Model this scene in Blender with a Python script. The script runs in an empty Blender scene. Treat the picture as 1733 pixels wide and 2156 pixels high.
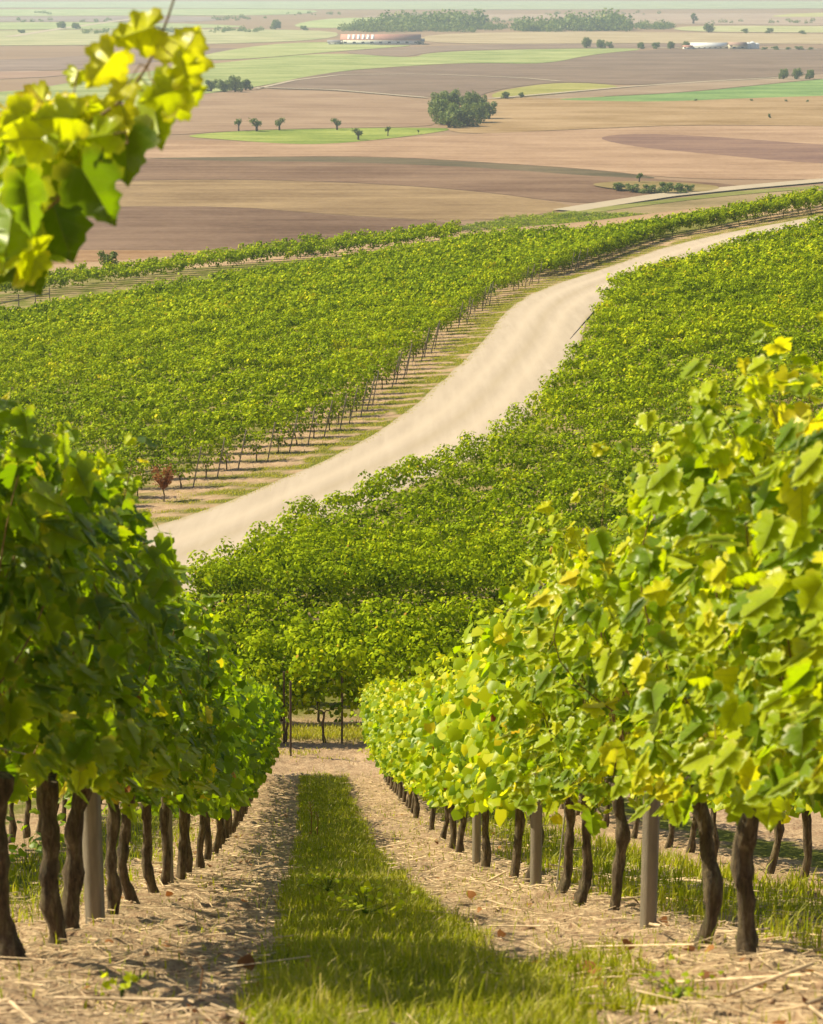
import bpy, math, random
import numpy as np
from math import radians as R

SC = bpy.context.scene
COL = SC.collection
rng = np.random.default_rng(11)
random.seed(11)

# ------------------------------------------------------------------ camera, world, sun
CAMZ = 62.0
PITCH = 13.9                      # degrees below the horizon
FPX, CX, CY, W0, H0 = 4600.0, 866.5, 1078.0, 1733.0, 2156.0
cam = bpy.data.cameras.new('camera')
cam_o = bpy.data.objects.new('camera', cam); COL.objects.link(cam_o)
cam_o.location = (0, 0, CAMZ)
cam_o.rotation_euler = (R(90 - PITCH), 0, 0)
cam.sensor_fit = 'VERTICAL'; cam.sensor_height = 36; cam.sensor_width = 36
cam.lens = 36 * FPX / H0
cam.clip_start = 0.1; cam.clip_end = 30000
cam.dof.use_dof = True; cam.dof.focus_distance = 30; cam.dof.aperture_fstop = 9
SC.camera = cam_o

SUN_EL, SUN_AZ = 43.0, -70.0       # azimuth from +Y (view direction), negative = left
world = bpy.data.worlds.new('World'); SC.world = world
world.use_nodes = True
wn = world.node_tree
bg = wn.nodes['Background']; bg.inputs['Strength'].default_value = 0.08
sky = wn.nodes.new('ShaderNodeTexSky'); sky.sky_type = 'NISHITA'; sky.sun_disc = False
sky.sun_elevation = R(SUN_EL); sky.sun_rotation = R(SUN_AZ); sky.dust_density = 2.0
wn.links.new(sky.outputs[0], bg.inputs['Color'])
sun = bpy.data.lights.new('sun', 'SUN'); sun.energy = 5.0; sun.angle = R(0.5); sun.color = (1.0, 0.90, 0.62)
sun_o = bpy.data.objects.new('sun', sun); COL.objects.link(sun_o)
sun_o.rotation_euler = (R(90 - SUN_EL), 0, R(-SUN_AZ + 180))
sun_o.location = (-50, 20, 150)
SC.view_settings.view_transform = 'Standard'; SC.view_settings.look = 'None'
SC.view_settings.exposure = 0.68; SC.view_settings.gamma = 1.0
SC.cycles.use_denoising = True
SC.cycles.max_bounces = 10; SC.cycles.diffuse_bounces = 4; SC.cycles.transmission_bounces = 6
SC.cycles.glossy_bounces = 2; SC.cycles.volume_bounces = 1; SC.cycles.transparent_max_bounces = 4

# ------------------------------------------------------------------ noise and terrain
def _hash(ix, iy, seed):
    h = (ix.astype(np.int64) * 374761393 + iy.astype(np.int64) * 668265263 + seed * 144665) & 0x7fffffff
    h = ((h ^ (h >> 13)) * 1274126177) & 0x7fffffff
    return ((h ^ (h >> 16)) & 0xffff) / 65535.0

def vnoise(x, y, seed=0):
    x = np.asarray(x, float); y = np.asarray(y, float)
    ix = np.floor(x); iy = np.floor(y)
    fx = x - ix; fy = y - iy
    fx = fx * fx * (3 - 2 * fx); fy = fy * fy * (3 - 2 * fy)
    a = _hash(ix, iy, seed); b = _hash(ix + 1, iy, seed)
    c = _hash(ix, iy + 1, seed); d = _hash(ix + 1, iy + 1, seed)
    return (a * (1 - fx) + b * fx) * (1 - fy) + (c * (1 - fx) + d * fx) * fy

def fbm(x, y, seed=0, octv=3):
    s = 0; a = 1; t = 0
    for k in range(octv):
        s = s + a * vnoise(x * 2 ** k, y * 2 ** k, seed + k * 17); t += a; a *= .5
    return s / t

def sstep(a, b, x):
    t = np.clip((np.asarray(x, float) - a) / (b - a), 0, 1)
    return t * t * (3 - 2 * t)

_PY = [-12, 0, 6.3, 9.5, 16.3, 18.2, 24.1, 26.9, 34.7, 39, 43, 46, 66, 80, 90, 100, 118, 150, 190, 230, 255, 264, 300, 350, 400, 430, 9000]
_PD = [-4.4, .45, 2.98, 4.27, 6.95, 7.68, 9.8, 10.78, 13.4, 14.8, 15.75, 16.3, 19.5, 21.4, 22.0, 22.3, 23.1, 24.9, 27.5, 29.5, 30.0, 30.8, 39, 49, 58, 62, 62]
_ys = np.arange(-12, 520, .25)
_ds = np.interp(_ys, _PY, _PD)
_sm = np.empty_like(_ds)
for _i, _y in enumerate(_ys):                      # smooth, more with distance
    w = max(1.2, min(8.0, .06 * abs(_y))); k = np.exp(-((_ys - _y) / w) ** 2)
    if _y < -6: w = 2.0; k = np.exp(-((_ys - _y) / w) ** 2)
    _sm[_i] = (k * _ds).sum() / k.sum()
_sm[_ys > 455] = 62.0

def drop(X, Y):
    X = np.asarray(X, float); Y = np.asarray(Y, float)
    d = np.interp(Y, _ys, _sm)
    k = .087 * sstep(55, 100, Y) * (1 - sstep(270, 430, Y))
    Xc = 70 * np.tanh(X / 70)
    return d - k * Xc - .8 * sstep(18, 40, X) * sstep(165, 220, Y) * (1 - sstep(270, 400, Y))
def gz(X, Y):
    return CAMZ - drop(X, Y)

_th = R(PITCH); _ct, _st = math.cos(_th), math.sin(_th)
def ray(px, py):                                   # X/Y and drop/Y of the sight line through a photo point
    u = (px - CX) / FPX; v = (py - CY) / FPX
    den = _ct - v * _st
    return u / den, (_st + v * _ct) / den
_Yc = np.concatenate([np.arange(3, 60, .05), np.geomspace(60, 9000, 4000)])
def hit(px, py):                                   # where that sight line meets the ground
    a, b = ray(px, py)
    f = b * _Yc - drop(a * _Yc, _Yc)
    i = int(np.argmax(f >= 0))
    if f[i] < 0: return a * 9000, 9000.0
    if i == 0: Y = _Yc[0]
    else: Y = _Yc[i - 1] + (_Yc[i] - _Yc[i - 1]) * (-f[i - 1]) / (f[i] - f[i - 1])
    return a * Y, float(Y)
def hit_top(px, py, h=1.85):                       # ground under a canopy top of height h seen at that point
    a, b = ray(px, py); Yq = _Yc[_Yc > 44]
    f = b * Yq - drop(a * Yq, Yq) + h
    i = int(np.argmax(f >= 0)); return a * Yq[i], float(Yq[i])
def hit_plain(px, py):                             # on the flat valley floor
    a, b = ray(px, py); return a * CAMZ / b, CAMZ / b
def hits(pts): return np.array([hit(*p) for p in pts])
def at(px, py, Y):
    a, b = ray(px, py)
    return np.array([a * Y, Y, CAMZ - b * Y])
def to_px(p):
    X, Y, Z = p; D = CAMZ - Z
    zc = Y * _ct + D * _st; vc = D * _ct - Y * _st
    return CX + FPX * X / zc, CY + FPX * vc / zc

# ------------------------------------------------------------------ object helpers
def mesh(name, V, F, mat=None, smooth=False, attr=None, mats=None, midx=None):
    V = np.ascontiguousarray(V, dtype=np.float32)
    F = [np.asarray(f, dtype=np.int32) for f in F if len(f)]
    me = bpy.data.meshes.new(name)
    me.vertices.add(len(V)); me.vertices.foreach_set('co', V.ravel())
    loops = np.concatenate([f.ravel() for f in F])
    tot = np.concatenate([np.full(len(f), f.shape[1], np.int32) for f in F])
    start = np.concatenate([[0], np.cumsum(tot)[:-1]]).astype(np.int32)
    me.loops.add(len(loops)); me.loops.foreach_set('vertex_index', loops)
    me.polygons.add(len(tot)); me.polygons.foreach_set('loop_start', start); me.polygons.foreach_set('loop_total', tot)
    if smooth: me.polygons.foreach_set('use_smooth', np.ones(len(tot), bool))
    if midx is not None: me.polygons.foreach_set('material_index', np.asarray(midx, np.int32))
    for m in (mats or ([mat] if mat else [])): me.materials.append(m)
    for k, a in (attr or {}).items():
        A = me.attributes.new(k, 'FLOAT', 'POINT'); A.data.foreach_set('value', np.ascontiguousarray(a, np.float32))
    me.update(calc_edges=True); me.validate()
    return me
def obj(name, me, parent=None):
    o = bpy.data.objects.new(name, me); COL.objects.link(o)
    if parent is not None: o.parent = parent
    return o
def tag(o, label=None, cat=None, group=None, kind=None):
    if label: o['label'] = label
    if cat: o['category'] = cat
    if group: o['group'] = group
    if kind: o['kind'] = kind
    return o
def thing(name, loc, label, cat, group=None, rz=0.0):
    o = bpy.data.objects.new(name, None); COL.objects.link(o)
    o.location = [float(v) for v in loc]; o.rotation_euler = (0, 0, rz); o.empty_display_size = .2
    return tag(o, label, cat, group)

class MB:
    def __init__(s): s.v = []; s.f = {}; s.n = 0
    def add(s, V, F):
        V = np.asarray(V, float); s.v.append(V)
        for f in F:
            f = np.asarray(f, int)
            if f.ndim == 1: f = f[None]
            s.f.setdefault(f.shape[1], []).append(f + s.n)
        s.n += len(V)
    def box(s, c, size, rz=0.0, taper=1.0):
        sx, sy, sz = [x / 2 for x in size]
        V = np.array([[x * (taper if z > 0 else 1), y * (taper if z > 0 else 1), z] for z in (-sz, sz) for x, y in ((-sx, -sy), (sx, -sy), (sx, sy), (-sx, sy))])
        cz, szn = math.cos(rz), math.sin(rz)
        V[:, :2] = V[:, :2] @ np.array([[cz, szn], [-szn, cz]])
        s.add(V + np.array(c, float), [[[0, 3, 2, 1], [4, 5, 6, 7], [0, 1, 5, 4], [1, 2, 6, 5], [2, 3, 7, 6], [3, 0, 4, 7]]])
    def tube(s, P, rad, sides=6, wob=0.0, cap=True):
        P = np.asarray(P, float); n = len(P)
        rad = np.broadcast_to(np.asarray(rad, float), (n,))
        T = np.gradient(P, axis=0); T /= np.linalg.norm(T, axis=1)[:, None] + 1e-9
        ref = np.array([0, 0, 1.0]) if abs(T[:, 2]).mean() < .8 else np.array([1.0, 0, 0])
        A = np.cross(T, ref); A /= np.linalg.norm(A, axis=1)[:, None] + 1e-9
        B = np.cross(T, A)
        an = np.arange(sides) / sides * 2 * np.pi
        rr = rad[:, None] * (1 + wob * (rng.random((n, sides)) - .5) * 2)
        V = P[:, None] + rr[..., None] * (np.cos(an)[None, :, None] * A[:, None] + np.sin(an)[None, :, None] * B[:, None])
        V = V.reshape(-1, 3); F = []
        for i in range(n - 1):
            for j in range(sides):
                k = (j + 1) % sides
                F.append([i * sides + j, (i + 1) * sides + j, (i + 1) * sides + k, i * sides + k])
        s.add(V, [F])
        if cap:
            s.add(V[-sides:], [list(range(sides))[::-1]]); s.add(V[:sides], [list(range(sides))])
    def mesh(s, name, mat, smooth=False):
        return mesh(name, np.concatenate(s.v), [np.concatenate(x) for x in s.f.values()], mat, smooth)

_ONES = ['', 'first', 'second', 'third', 'fourth', 'fifth', 'sixth', 'seventh', 'eighth', 'ninth', 'tenth', 'eleventh', 'twelfth', 'thirteenth',
         'fourteenth', 'fifteenth', 'sixteenth', 'seventeenth', 'eighteenth', 'nineteenth']
_TENS = {20: ('twentieth', 'twenty'), 30: ('thirtieth', 'thirty'), 40: ('fortieth', 'forty'), 50: ('fiftieth', 'fifty'), 60: ('sixtieth', 'sixty'),
         70: ('seventieth', 'seventy'), 80: ('eightieth', 'eighty'), 90: ('ninetieth', 'ninety')}
def nth(n):
    if n < 20: return _ONES[n]
    t = n // 10 * 10
    return _TENS[t][0] if n == t else _TENS[t][1] + '-' + _ONES[n - t]

# ------------------------------------------------------------------ materials
def mat_new(name):
    m = bpy.data.materials.new(name); m.use_nodes = True
    nt = m.node_tree; nt.nodes.clear()
    out = nt.nodes.new('ShaderNodeOutputMaterial')
    return m, nt, out
def nd(nt, typ, **kw):
    n = nt.nodes.new(typ)
    for k, v in kw.items(): setattr(n, k, v)
    return n
def ramp(nt, stops, fac):
    r = nd(nt, 'ShaderNodeValToRGB')
    e = r.color_ramp.elements
    while len(e) < len(stops): e.new(.5)
    for x, (p, c) in zip(e, stops): x.position = p; x.color = (*c, 1)
    nt.links.new(fac, r.inputs[0]); return r
def noise(nt, scale, detail=4, rough=.6, vec=None, dim='3D'):
    n = nd(nt, 'ShaderNodeTexNoise'); n.inputs['Scale'].default_value = scale
    n.inputs['Detail'].default_value = detail; n.inputs['Roughness'].default_value = rough
    if vec is not None: nt.links.new(vec, n.inputs['Vector'])
    return n
def mixc(nt, a, b, fac, blend='MIX'):
    m = nd(nt, 'ShaderNodeMix', data_type='RGBA', blend_type=blend)
    for sock, val in ((m.inputs[6], a), (m.inputs[7], b), (m.inputs[0], fac)):
        if hasattr(val, 'links'): nt.links.new(val, sock)
        elif isinstance(val, tuple): sock.default_value = (*val, 1)
        else: sock.default_value = val
    return m.outputs[2]
def math_n(nt, op, a, b=0.0, clamp=False):
    m = nd(nt, 'ShaderNodeMath', operation=op, use_clamp=clamp)
    for sock, val in ((m.inputs[0], a), (m.inputs[1], b)):
        if hasattr(val, 'links'): nt.links.new(val, sock)
        else: sock.default_value = val
    return m.outputs[0]
def pos_scaled(nt, sx, sy, sz=1.0, rz=0.0):
    g = nd(nt, 'ShaderNodeNewGeometry')
    mp = nd(nt, 'ShaderNodeMapping'); mp.inputs['Scale'].default_value = (sx, sy, sz); mp.inputs['Rotation'].default_value = (0, 0, rz)
    nt.links.new(g.outputs['Position'], mp.inputs['Vector']); return mp.outputs[0]
def bump(nt, h, strength, dist):
    b = nd(nt, 'ShaderNodeBump'); b.inputs['Strength'].default_value = strength; b.inputs['Distance'].default_value = dist
    nt.links.new(h, b.inputs['Height']); return b.outputs[0]

def leaf_mat(name, stops, tstops, tw=.45, rough=.42, spec=.45, vein=False):
    m, nt, out = mat_new(name)
    at_ = nd(nt, 'ShaderNodeAttribute', attribute_name='tint')
    oi = nd(nt, 'ShaderNodeObjectInfo')
    f = math_n(nt, 'ADD', at_.outputs['Fac'], math_n(nt, 'MULTIPLY', math_n(nt, 'SUBTRACT', oi.outputs['Random'], .5), .10), clamp=True)
    c1 = ramp(nt, stops, f).outputs[0]; c2 = ramp(nt, tstops, f).outputs[0]
    if vein:                                       # midrib, side veins, blotches and a yellowing rim, all in the leaf's own coordinates
        lx = nd(nt, 'ShaderNodeAttribute', attribute_name='lx').outputs['Fac']; ly = nd(nt, 'ShaderNodeAttribute', attribute_name='ly').outputs['Fac']
        ax = math_n(nt, 'ABSOLUTE', lx)
        mid = math_n(nt, 'SUBTRACT', 1.0, math_n(nt, 'MULTIPLY', ax, 38.0), clamp=True)
        fr = math_n(nt, 'ABSOLUTE', math_n(nt, 'SUBTRACT', math_n(nt, 'FRACT', math_n(nt, 'MULTIPLY', math_n(nt, 'SUBTRACT', ly, math_n(nt, 'MULTIPLY', ax, .85)), 4.2)), .5))
        lat = math_n(nt, 'SUBTRACT', 1.0, math_n(nt, 'MULTIPLY', fr, 13.0), clamp=True)
        v = math_n(nt, 'MAXIMUM', mid, math_n(nt, 'MULTIPLY', lat, .7))
        dy = math_n(nt, 'SUBTRACT', ly, .36); rr = math_n(nt, 'SQRT', math_n(nt, 'ADD', math_n(nt, 'MULTIPLY', lx, lx), math_n(nt, 'MULTIPLY', dy, dy)))
        n = noise(nt, 70, 4, .65, pos_scaled(nt, 1, 1)); n2 = noise(nt, 16, 3, .6, pos_scaled(nt, 1, 1))
        rim = math_n(nt, 'MULTIPLY', math_n(nt, 'SUBTRACT', math_n(nt, 'ADD', rr, math_n(nt, 'MULTIPLY', n2.outputs[0], .5)), .72, clamp=True), 3.5, clamp=True)
        blot = math_n(nt, 'MULTIPLY', math_n(nt, 'SUBTRACT', n.outputs[0], .55, clamp=True), 2.0, clamp=True)
        c1 = mixc(nt, c1, (.50, .42, .03), math_n(nt, 'MULTIPLY', rim, .55)); c2 = mixc(nt, c2, (.80, .62, .03), math_n(nt, 'MULTIPLY', rim, .5))
        c1 = mixc(nt, c1, (.42, .46, .10), math_n(nt, 'MULTIPLY', v, .45)); c2 = mixc(nt, c2, (.16, .24, .01), math_n(nt, 'MULTIPLY', v, .55))
        c2 = mixc(nt, c2, (.24, .34, .01), blot); c1 = mixc(nt, c1, (.20, .24, .02), math_n(nt, 'MULTIPLY', blot, .5))
    p = nd(nt, 'ShaderNodeBsdfPrincipled'); nt.links.new(c1, p.inputs['Base Color'])
    p.inputs['Roughness'].default_value = rough; p.inputs['Specular IOR Level'].default_value = spec
    t = nd(nt, 'ShaderNodeBsdfTranslucent'); nt.links.new(c2, t.inputs['Color'])
    mx = nd(nt, 'ShaderNodeMixShader'); mx.inputs[0].default_value = tw
    nt.links.new(p.outputs[0], mx.inputs[1]); nt.links.new(t.outputs[0], mx.inputs[2])
    nt.links.new(mx.outputs[0], out.inputs['Surface']); return m

VINE_STOPS = [(0, (.024, .060, .002)), (.35, (.150, .245, .003)), (.68, (.43, .50, .005)), (.86, (.68, .62, .010)), (.95, (.48, .27, .03)), (1, (.22, .08, .025))]
VINE_T = [(0, (.15, .29, .002)), (.35, (.50, .70, .003)), (.68, (.82, .90, .004)), (.86, (.97, .88, .010)), (.95, (.72, .40, .03)), (1, (.30, .10, .02))]
M_LEAF = leaf_mat('vine_leaf', VINE_STOPS, VINE_T, .48, .40, .24)
M_LEAF_HI = leaf_mat('vine_leaf_near', VINE_STOPS, VINE_T, .48, .38, .30, vein=True)
M_LEAF_FAR = leaf_mat('vine_leaf_far', [(0, (.035, .070, .002)), (.35, (.225, .310, .003)), (.7, (.44, .50, .005)), (.88, (.66, .58, .010)), (1, (.34, .17, .03))],
                      [(0, (.12, .22, .002)), (.35, (.40, .55, .003)), (.7, (.66, .72, .005)), (.88, (.8, .70, .02)), (1, (.5, .28, .03))], .20, .6, .03)
M_DRYLEAF = leaf_mat('dry_leaf', [(0, (.16, .06, .02)), (1, (.36, .16, .05))], [(0, (.25, .08, .02)), (1, (.5, .2, .05))], .3, .7, .2)
M_GRASS = leaf_mat('grass_blade', [(0, (.11, .125, .004)), (.5, (.30, .295, .006)), (.8, (.42, .39, .03)), (1, (.50, .40, .18))],
                   [(0, (.26, .36, .005)), (.5, (.52, .58, .008)), (.8, (.66, .58, .04)), (1, (.6, .5, .22))], .4, .5, .3)
M_TREE = leaf_mat('tree_leaf', [(0, (.05, .10, .025)), (.5, (.15, .21, .04)), (1, (.32, .34, .07))], [(0, (.10, .17, .02)), (1, (.30, .36, .05))], .3, .6, .25)

def simple(name, col, rough=.8, nscale=8.0, var=.25, bscale=None, bstr=.3, bdist=.01, sx=1, sy=1, sz=1, spec=.25):
    m, nt, out = mat_new(name)
    v = pos_scaled(nt, sx, sy, sz)
    n = noise(nt, nscale, 5, .62, v)
    c = ramp(nt, [(.25, tuple(x * (1 - var) for x in col)), (.75, tuple(min(1, x * (1 + var)) for x in col))], n.outputs[0]).outputs[0]
    p = nd(nt, 'ShaderNodeBsdfPrincipled'); p.inputs['Roughness'].default_value = rough; p.inputs['Specular IOR Level'].default_value = spec
    nt.links.new(c, p.inputs['Base Color'])
    if bscale:
        b = noise(nt, bscale, 6, .65, v); nt.links.new(bump(nt, b.outputs[0], bstr, bdist), p.inputs['Normal'])
    nt.links.new(p.outputs[0], out.inputs['Surface']); return m

def bark_mat():
    m, nt, out = mat_new('vine_bark')
    v = pos_scaled(nt, 1, 1, .22)
    n = noise(nt, 42, 7, .75, v); n2 = noise(nt, 9, 3, .6)
    c = ramp(nt, [(.34, (.022, .014, .008)), (.50, (.125, .085, .048)), (.66, (.31, .235, .14))], n.outputs[0]).outputs[0]
    c = mixc(nt, c, (.16, .15, .05), math_n(nt, 'MULTIPLY', math_n(nt, 'SUBTRACT', n2.outputs[0], .5, clamp=True), 2.2))
    p = nd(nt, 'ShaderNodeBsdfPrincipled'); p.inputs['Roughness'].default_value = .9
    nt.links.new(c, p.inputs['Base Color'])
    nt.links.new(bump(nt, n.outputs[0], 1.0, .04), p.inputs['Normal'])
    nt.links.new(p.outputs[0], out.inputs['Surface']); return m
M_BARK = bark_mat()
M_CANE = simple('green_brown_cane', (.20, .13, .05), .6, 20, .3)
M_TRUNK = simple('tree_bark', (.09, .065, .045), .9, 3, .3)
M_POST = simple('weathered_grey_post', (.235, .20, .155), .85, 30, .30, 90, .5, .006, 1, 1, .15)
M_STEEL = simple('galvanised_stake', (.30, .28, .25), .5, 20, .2)
M_DARKRAIL = simple('dark_rail', (.05, .045, .045), .7, 10, .3)
M_STRAW = simple('dry_straw', (.58, .43, .27), .8, 14, .6)
M_GRAPE = simple('ripe_white_grape', (.46, .38, .06), .35, 30, .25, spec=.5)
M_RED = simple('red_roof_tile', (.46, .23, .18), .8, .8, .2)
M_WHITE = simple('white_render', (.78, .76, .70), .8, .5, .12)
M_CREAM = simple('cream_render', (.50, .44, .32), .8, .5, .12)
M_GREYROOF = simple('grey_roof', (.22, .21, .22), .8, .5, .2)
M_DARKGLASS = simple('dark_opening', (.05, .05, .06), .3, .5, .2)
M_SKYLIGHT = simple('pale_skylight', (.75, .73, .70), .4, 1, .08)
M_SILO = simple('pale_silo_metal', (.66, .68, .70), .4, .6, .1)
M_COW = simple('cow_hide', (.10, .06, .04), .8, 2, .4)

def ground_mat():
    m, nt, out = mat_new('ground_soil')
    g = nd(nt, 'ShaderNodeAttribute', attribute_name='grassy'); pl = nd(nt, 'ShaderNodeAttribute', attribute_name='plain')
    n1 = noise(nt, 2.2, 6, .65, pos_scaled(nt, 1, 1)); n2 = noise(nt, 28, 6, .7, pos_scaled(nt, 1, .6)); n3 = noise(nt, .35, 3, .5, pos_scaled(nt, 1, 1))
    n4 = noise(nt, 110, 3, .7, pos_scaled(nt, 1, .5))
    soil = ramp(nt, [(.31, (.09, .052, .030)), (.42, (.30, .190, .115)), (.52, (.46, .325, .20)), (.65, (.64, .495, .325))], math_n(nt, 'ADD', math_n(nt, 'MULTIPLY', n2.outputs[0], .62), math_n(nt, 'MULTIPLY', n4.outputs[0], .38))).outputs[0]
    soil = mixc(nt, soil, (.20, .115, .07), math_n(nt, 'MULTIPLY', math_n(nt, 'SUBTRACT', n1.outputs[0], .42, clamp=True), 2.2, clamp=True))
    gr = ramp(nt, [(.3, (.055, .075, .008)), (.55, (.14, .15, .02)), (.75, (.28, .23, .07))], n2.outputs[0]).outputs[0]
    c = mixc(nt, soil, gr, g.outputs['Fac'])
    far = ramp(nt, [(.3, (.21, .135, .085)), (.7, (.28, .185, .115))], noise(nt, .02, 6, .6, pos_scaled(nt, .25, 1)).outputs[0]).outputs[0]
    c = mixc(nt, c, far, pl.outputs['Fac'])
    p = nd(nt, 'ShaderNodeBsdfPrincipled'); p.inputs['Roughness'].default_value = .95; p.inputs['Specular IOR Level'].default_value = .1
    nt.links.new(c, p.inputs['Base Color'])
    h = math_n(nt, 'ADD', n2.outputs[0], math_n(nt, 'MULTIPLY', n4.outputs[0], .5))
    nt.links.new(bump(nt, h, .8, .035), p.inputs['Normal'])
    nt.links.new(p.outputs[0], out.inputs['Surface']); return m
M_GROUND = ground_mat()

def road_mat():
    m, nt, out = mat_new('pale_gravel')
    ac = nd(nt, 'ShaderNodeAttribute', attribute_name='across')
    n = noise(nt, .8, 6, .6, pos_scaled(nt, 1, .35, 1, R(-20))); n2 = noise(nt, 14, 4, .7, pos_scaled(nt, 1, 1)); n3 = noise(nt, .9, 5, .6, pos_scaled(nt, 2.4, .10, 1, R(22)))
    f = math_n(nt, 'ADD', math_n(nt, 'MULTIPLY', n.outputs[0], .25), math_n(nt, 'ADD', math_n(nt, 'MULTIPLY', n2.outputs[0], .3), math_n(nt, 'MULTIPLY', n3.outputs[0], .45)))
    c = ramp(nt, [(.30, (.33, .27, .21)), (.5, (.39, .32, .25)), (.70, (.45, .375, .30))], f).outputs[0]
    # two packed wheel tracks, slightly paler
    w = math_n(nt, 'ABSOLUTE', math_n(nt, 'SUBTRACT', math_n(nt, 'ABSOLUTE', math_n(nt, 'SUBTRACT', ac.outputs['Fac'], .5)), .19))
    w = math_n(nt, 'SUBTRACT', 1.0, math_n(nt, 'MULTIPLY', w, 9.0), clamp=True)
    c = mixc(nt, c, (.49, .40, .31), math_n(nt, 'MULTIPLY', w, .55))
    mdl = math_n(nt, 'SUBTRACT', 1.0, math_n(nt, 'MULTIPLY', math_n(nt, 'ABSOLUTE', math_n(nt, 'SUBTRACT', ac.outputs['Fac'], .5)), 10.0), clamp=True)
    c = mixc(nt, c, (.27, .21, .12), math_n(nt, 'MULTIPLY', math_n(nt, 'MULTIPLY', mdl, n.outputs[0]), .55))
    eg = math_n(nt, 'MULTIPLY', math_n(nt, 'SUBTRACT', math_n(nt, 'ADD', math_n(nt, 'ABSOLUTE', math_n(nt, 'SUBTRACT', ac.outputs['Fac'], .5)), math_n(nt, 'MULTIPLY', n.outputs[0], .12)), .50, clamp=True), 9.0, clamp=True)
    c = mixc(nt, c, (.24, .19, .09), math_n(nt, 'MULTIPLY', eg, .7))
    p = nd(nt, 'ShaderNodeBsdfPrincipled'); p.inputs['Roughness'].default_value = .95; p.inputs['Specular IOR Level'].default_value = .1
    nt.links.new(c, p.inputs['Base Color']); nt.links.new(bump(nt, n2.outputs[0], .5, .03), p.inputs['Normal'])
    nt.links.new(p.outputs[0], out.inputs['Surface']); return m
M_ROAD = road_mat()

def field_mat(name, a, b, streak=.10, ang=0.0, scale=.02):
    md = [(x + y) / 2 for x, y in zip(a, b)]; a = tuple(m + (x - m) * 2.5 for x, m in zip(a, md)); b = tuple(m + (x - m) * 2.5 for x, m in zip(b, md))
    m, nt, out = mat_new(name)
    n = noise(nt, .035, 7, .68, pos_scaled(nt, .45, .8, 1, ang)); n2 = noise(nt, .16, 4, .65, pos_scaled(nt, .05, 1, 1, ang)); n3 = noise(nt, .9, 4, .75, pos_scaled(nt, .5, .5, 1, ang))
    f = math_n(nt, 'ADD', math_n(nt, 'MULTIPLY', n.outputs[0], .5), math_n(nt, 'ADD', math_n(nt, 'MULTIPLY', n2.outputs[0], .3), math_n(nt, 'MULTIPLY', n3.outputs[0], .2)))
    c = ramp(nt, [(.41, a), (.59, b)], f).outputs[0]
    p = nd(nt, 'ShaderNodeBsdfPrincipled'); p.inputs['Roughness'].default_value = 1; p.inputs['Specular IOR Level'].default_value = .05
    nt.links.new(c, p.inputs['Base Color']); nt.links.new(p.outputs[0], out.inputs['Surface']); return m

# ------------------------------------------------------------------ layout on the ground
MROW = -.05                                        # the near rows drift left as they run downhill
C_LEFT, C_RIGHT = -.90, 1.40
ROW_END = 39.5
def rowx(c, Y): return c + MROW * np.asarray(Y, float)

EDGE_PX = [(180, 1150), (300, 1122), (430, 1078), (560, 1022), (700, 968), (830, 893), (900, 830), (960, 778), (1010, 728), (1060, 662), (1110, 620), (1200, 588), (1300, 556), (1400, 519), (1480, 500), (1590, 480), (1690, 461), (1800, 440)]
EDGE = hits(EDGE_PX)
def resample(P, n):
    P = np.asarray(P, float); s = np.concatenate([[0], np.cumsum(np.linalg.norm(np.diff(P, axis=0), axis=1))])
    t = np.linspace(0, s[-1], n); Q = np.stack([np.interp(t, s, P[:, k]) for k in range(P.shape[1])], 1)
    return Q
def smooth_line(P, it=6):
    P = np.array(P, float)
    for _ in range(it): P[1:-1] = .25 * P[:-2] + .5 * P[1:-1] + .25 * P[2:]
    return P
B2_PX = [(340, 1195), (430, 1160), (560, 1090), (640, 1045), (730, 1010), (850, 955), (930, 935), (1040, 890), (1090, 855), (1160, 805), (1185, 770), (1200, 735), (1250, 680), (1265, 610), (1330, 562), (1400, 540), (1480, 520), (1560, 495), (1650, 475), (1710, 462), (1800, 440), (1900, 415)]
B2_EDGE = np.array([hit_top(*p) for p in B2_PX])
B2_POLY_G = np.concatenate([B2_EDGE + np.array([.8, 0]), [[62, 238], [40, 150], [22, 61]]])
ROAD_L = smooth_line(resample(np.concatenate([[[-22, 70]], EDGE]), 160), 30)
ROAD_R = smooth_line(resample(np.concatenate([[[-12, 54]], B2_EDGE + np.array([-.9, .35])]), 160), 30)
_t = np.gradient(ROAD_L, axis=0); _t /= np.linalg.norm(_t, axis=1)[:, None]
_nr = np.stack([_t[:, 1], -_t[:, 0]], 1)           # towards the right side of the road

END_PX = [(250, 1085), (345, 1048), (410, 1020), (500, 985), (600, 952), (690, 912), (760, 865), (830, 800), (890, 748), (960, 690), (1010, 650), (1100, 604), (1200, 572), (1290, 543), (1400, 503), (1500, 487), (1600, 468), (1690, 453), (1790, 434)]
ENDL = hits(END_PX)
L1_FAR = np.array([hit_top(*p) for p in [(1850, 398), (1800, 405), (1700, 420), (1560, 440), (1400, 462), (1200, 482), (1000, 498), (700, 550), (450, 588), (250, 618), (30, 655), (-120, 680)]])
L1_FAR = L1_FAR + np.stack([0 * L1_FAR[:, 0], 8.0 + 0 * L1_FAR[:, 0]], 1) * (L1_FAR[:, :1] < 8) + np.stack([0 * L1_FAR[:, 0], 4.5 + 0 * L1_FAR[:, 0]], 1) * (L1_FAR[:, :1] >= 8)
L1_POLY = np.concatenate([ENDL, L1_FAR, [[-42, 130], [-34, 92]]])
L2F = hits([(-120, 655), (30, 632), (450, 577), (700, 550), (900, 527), (965, 519)])
L2_POLY = np.concatenate([L2F, (L2F + np.array([0, 11]))[::-1]])
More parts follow.
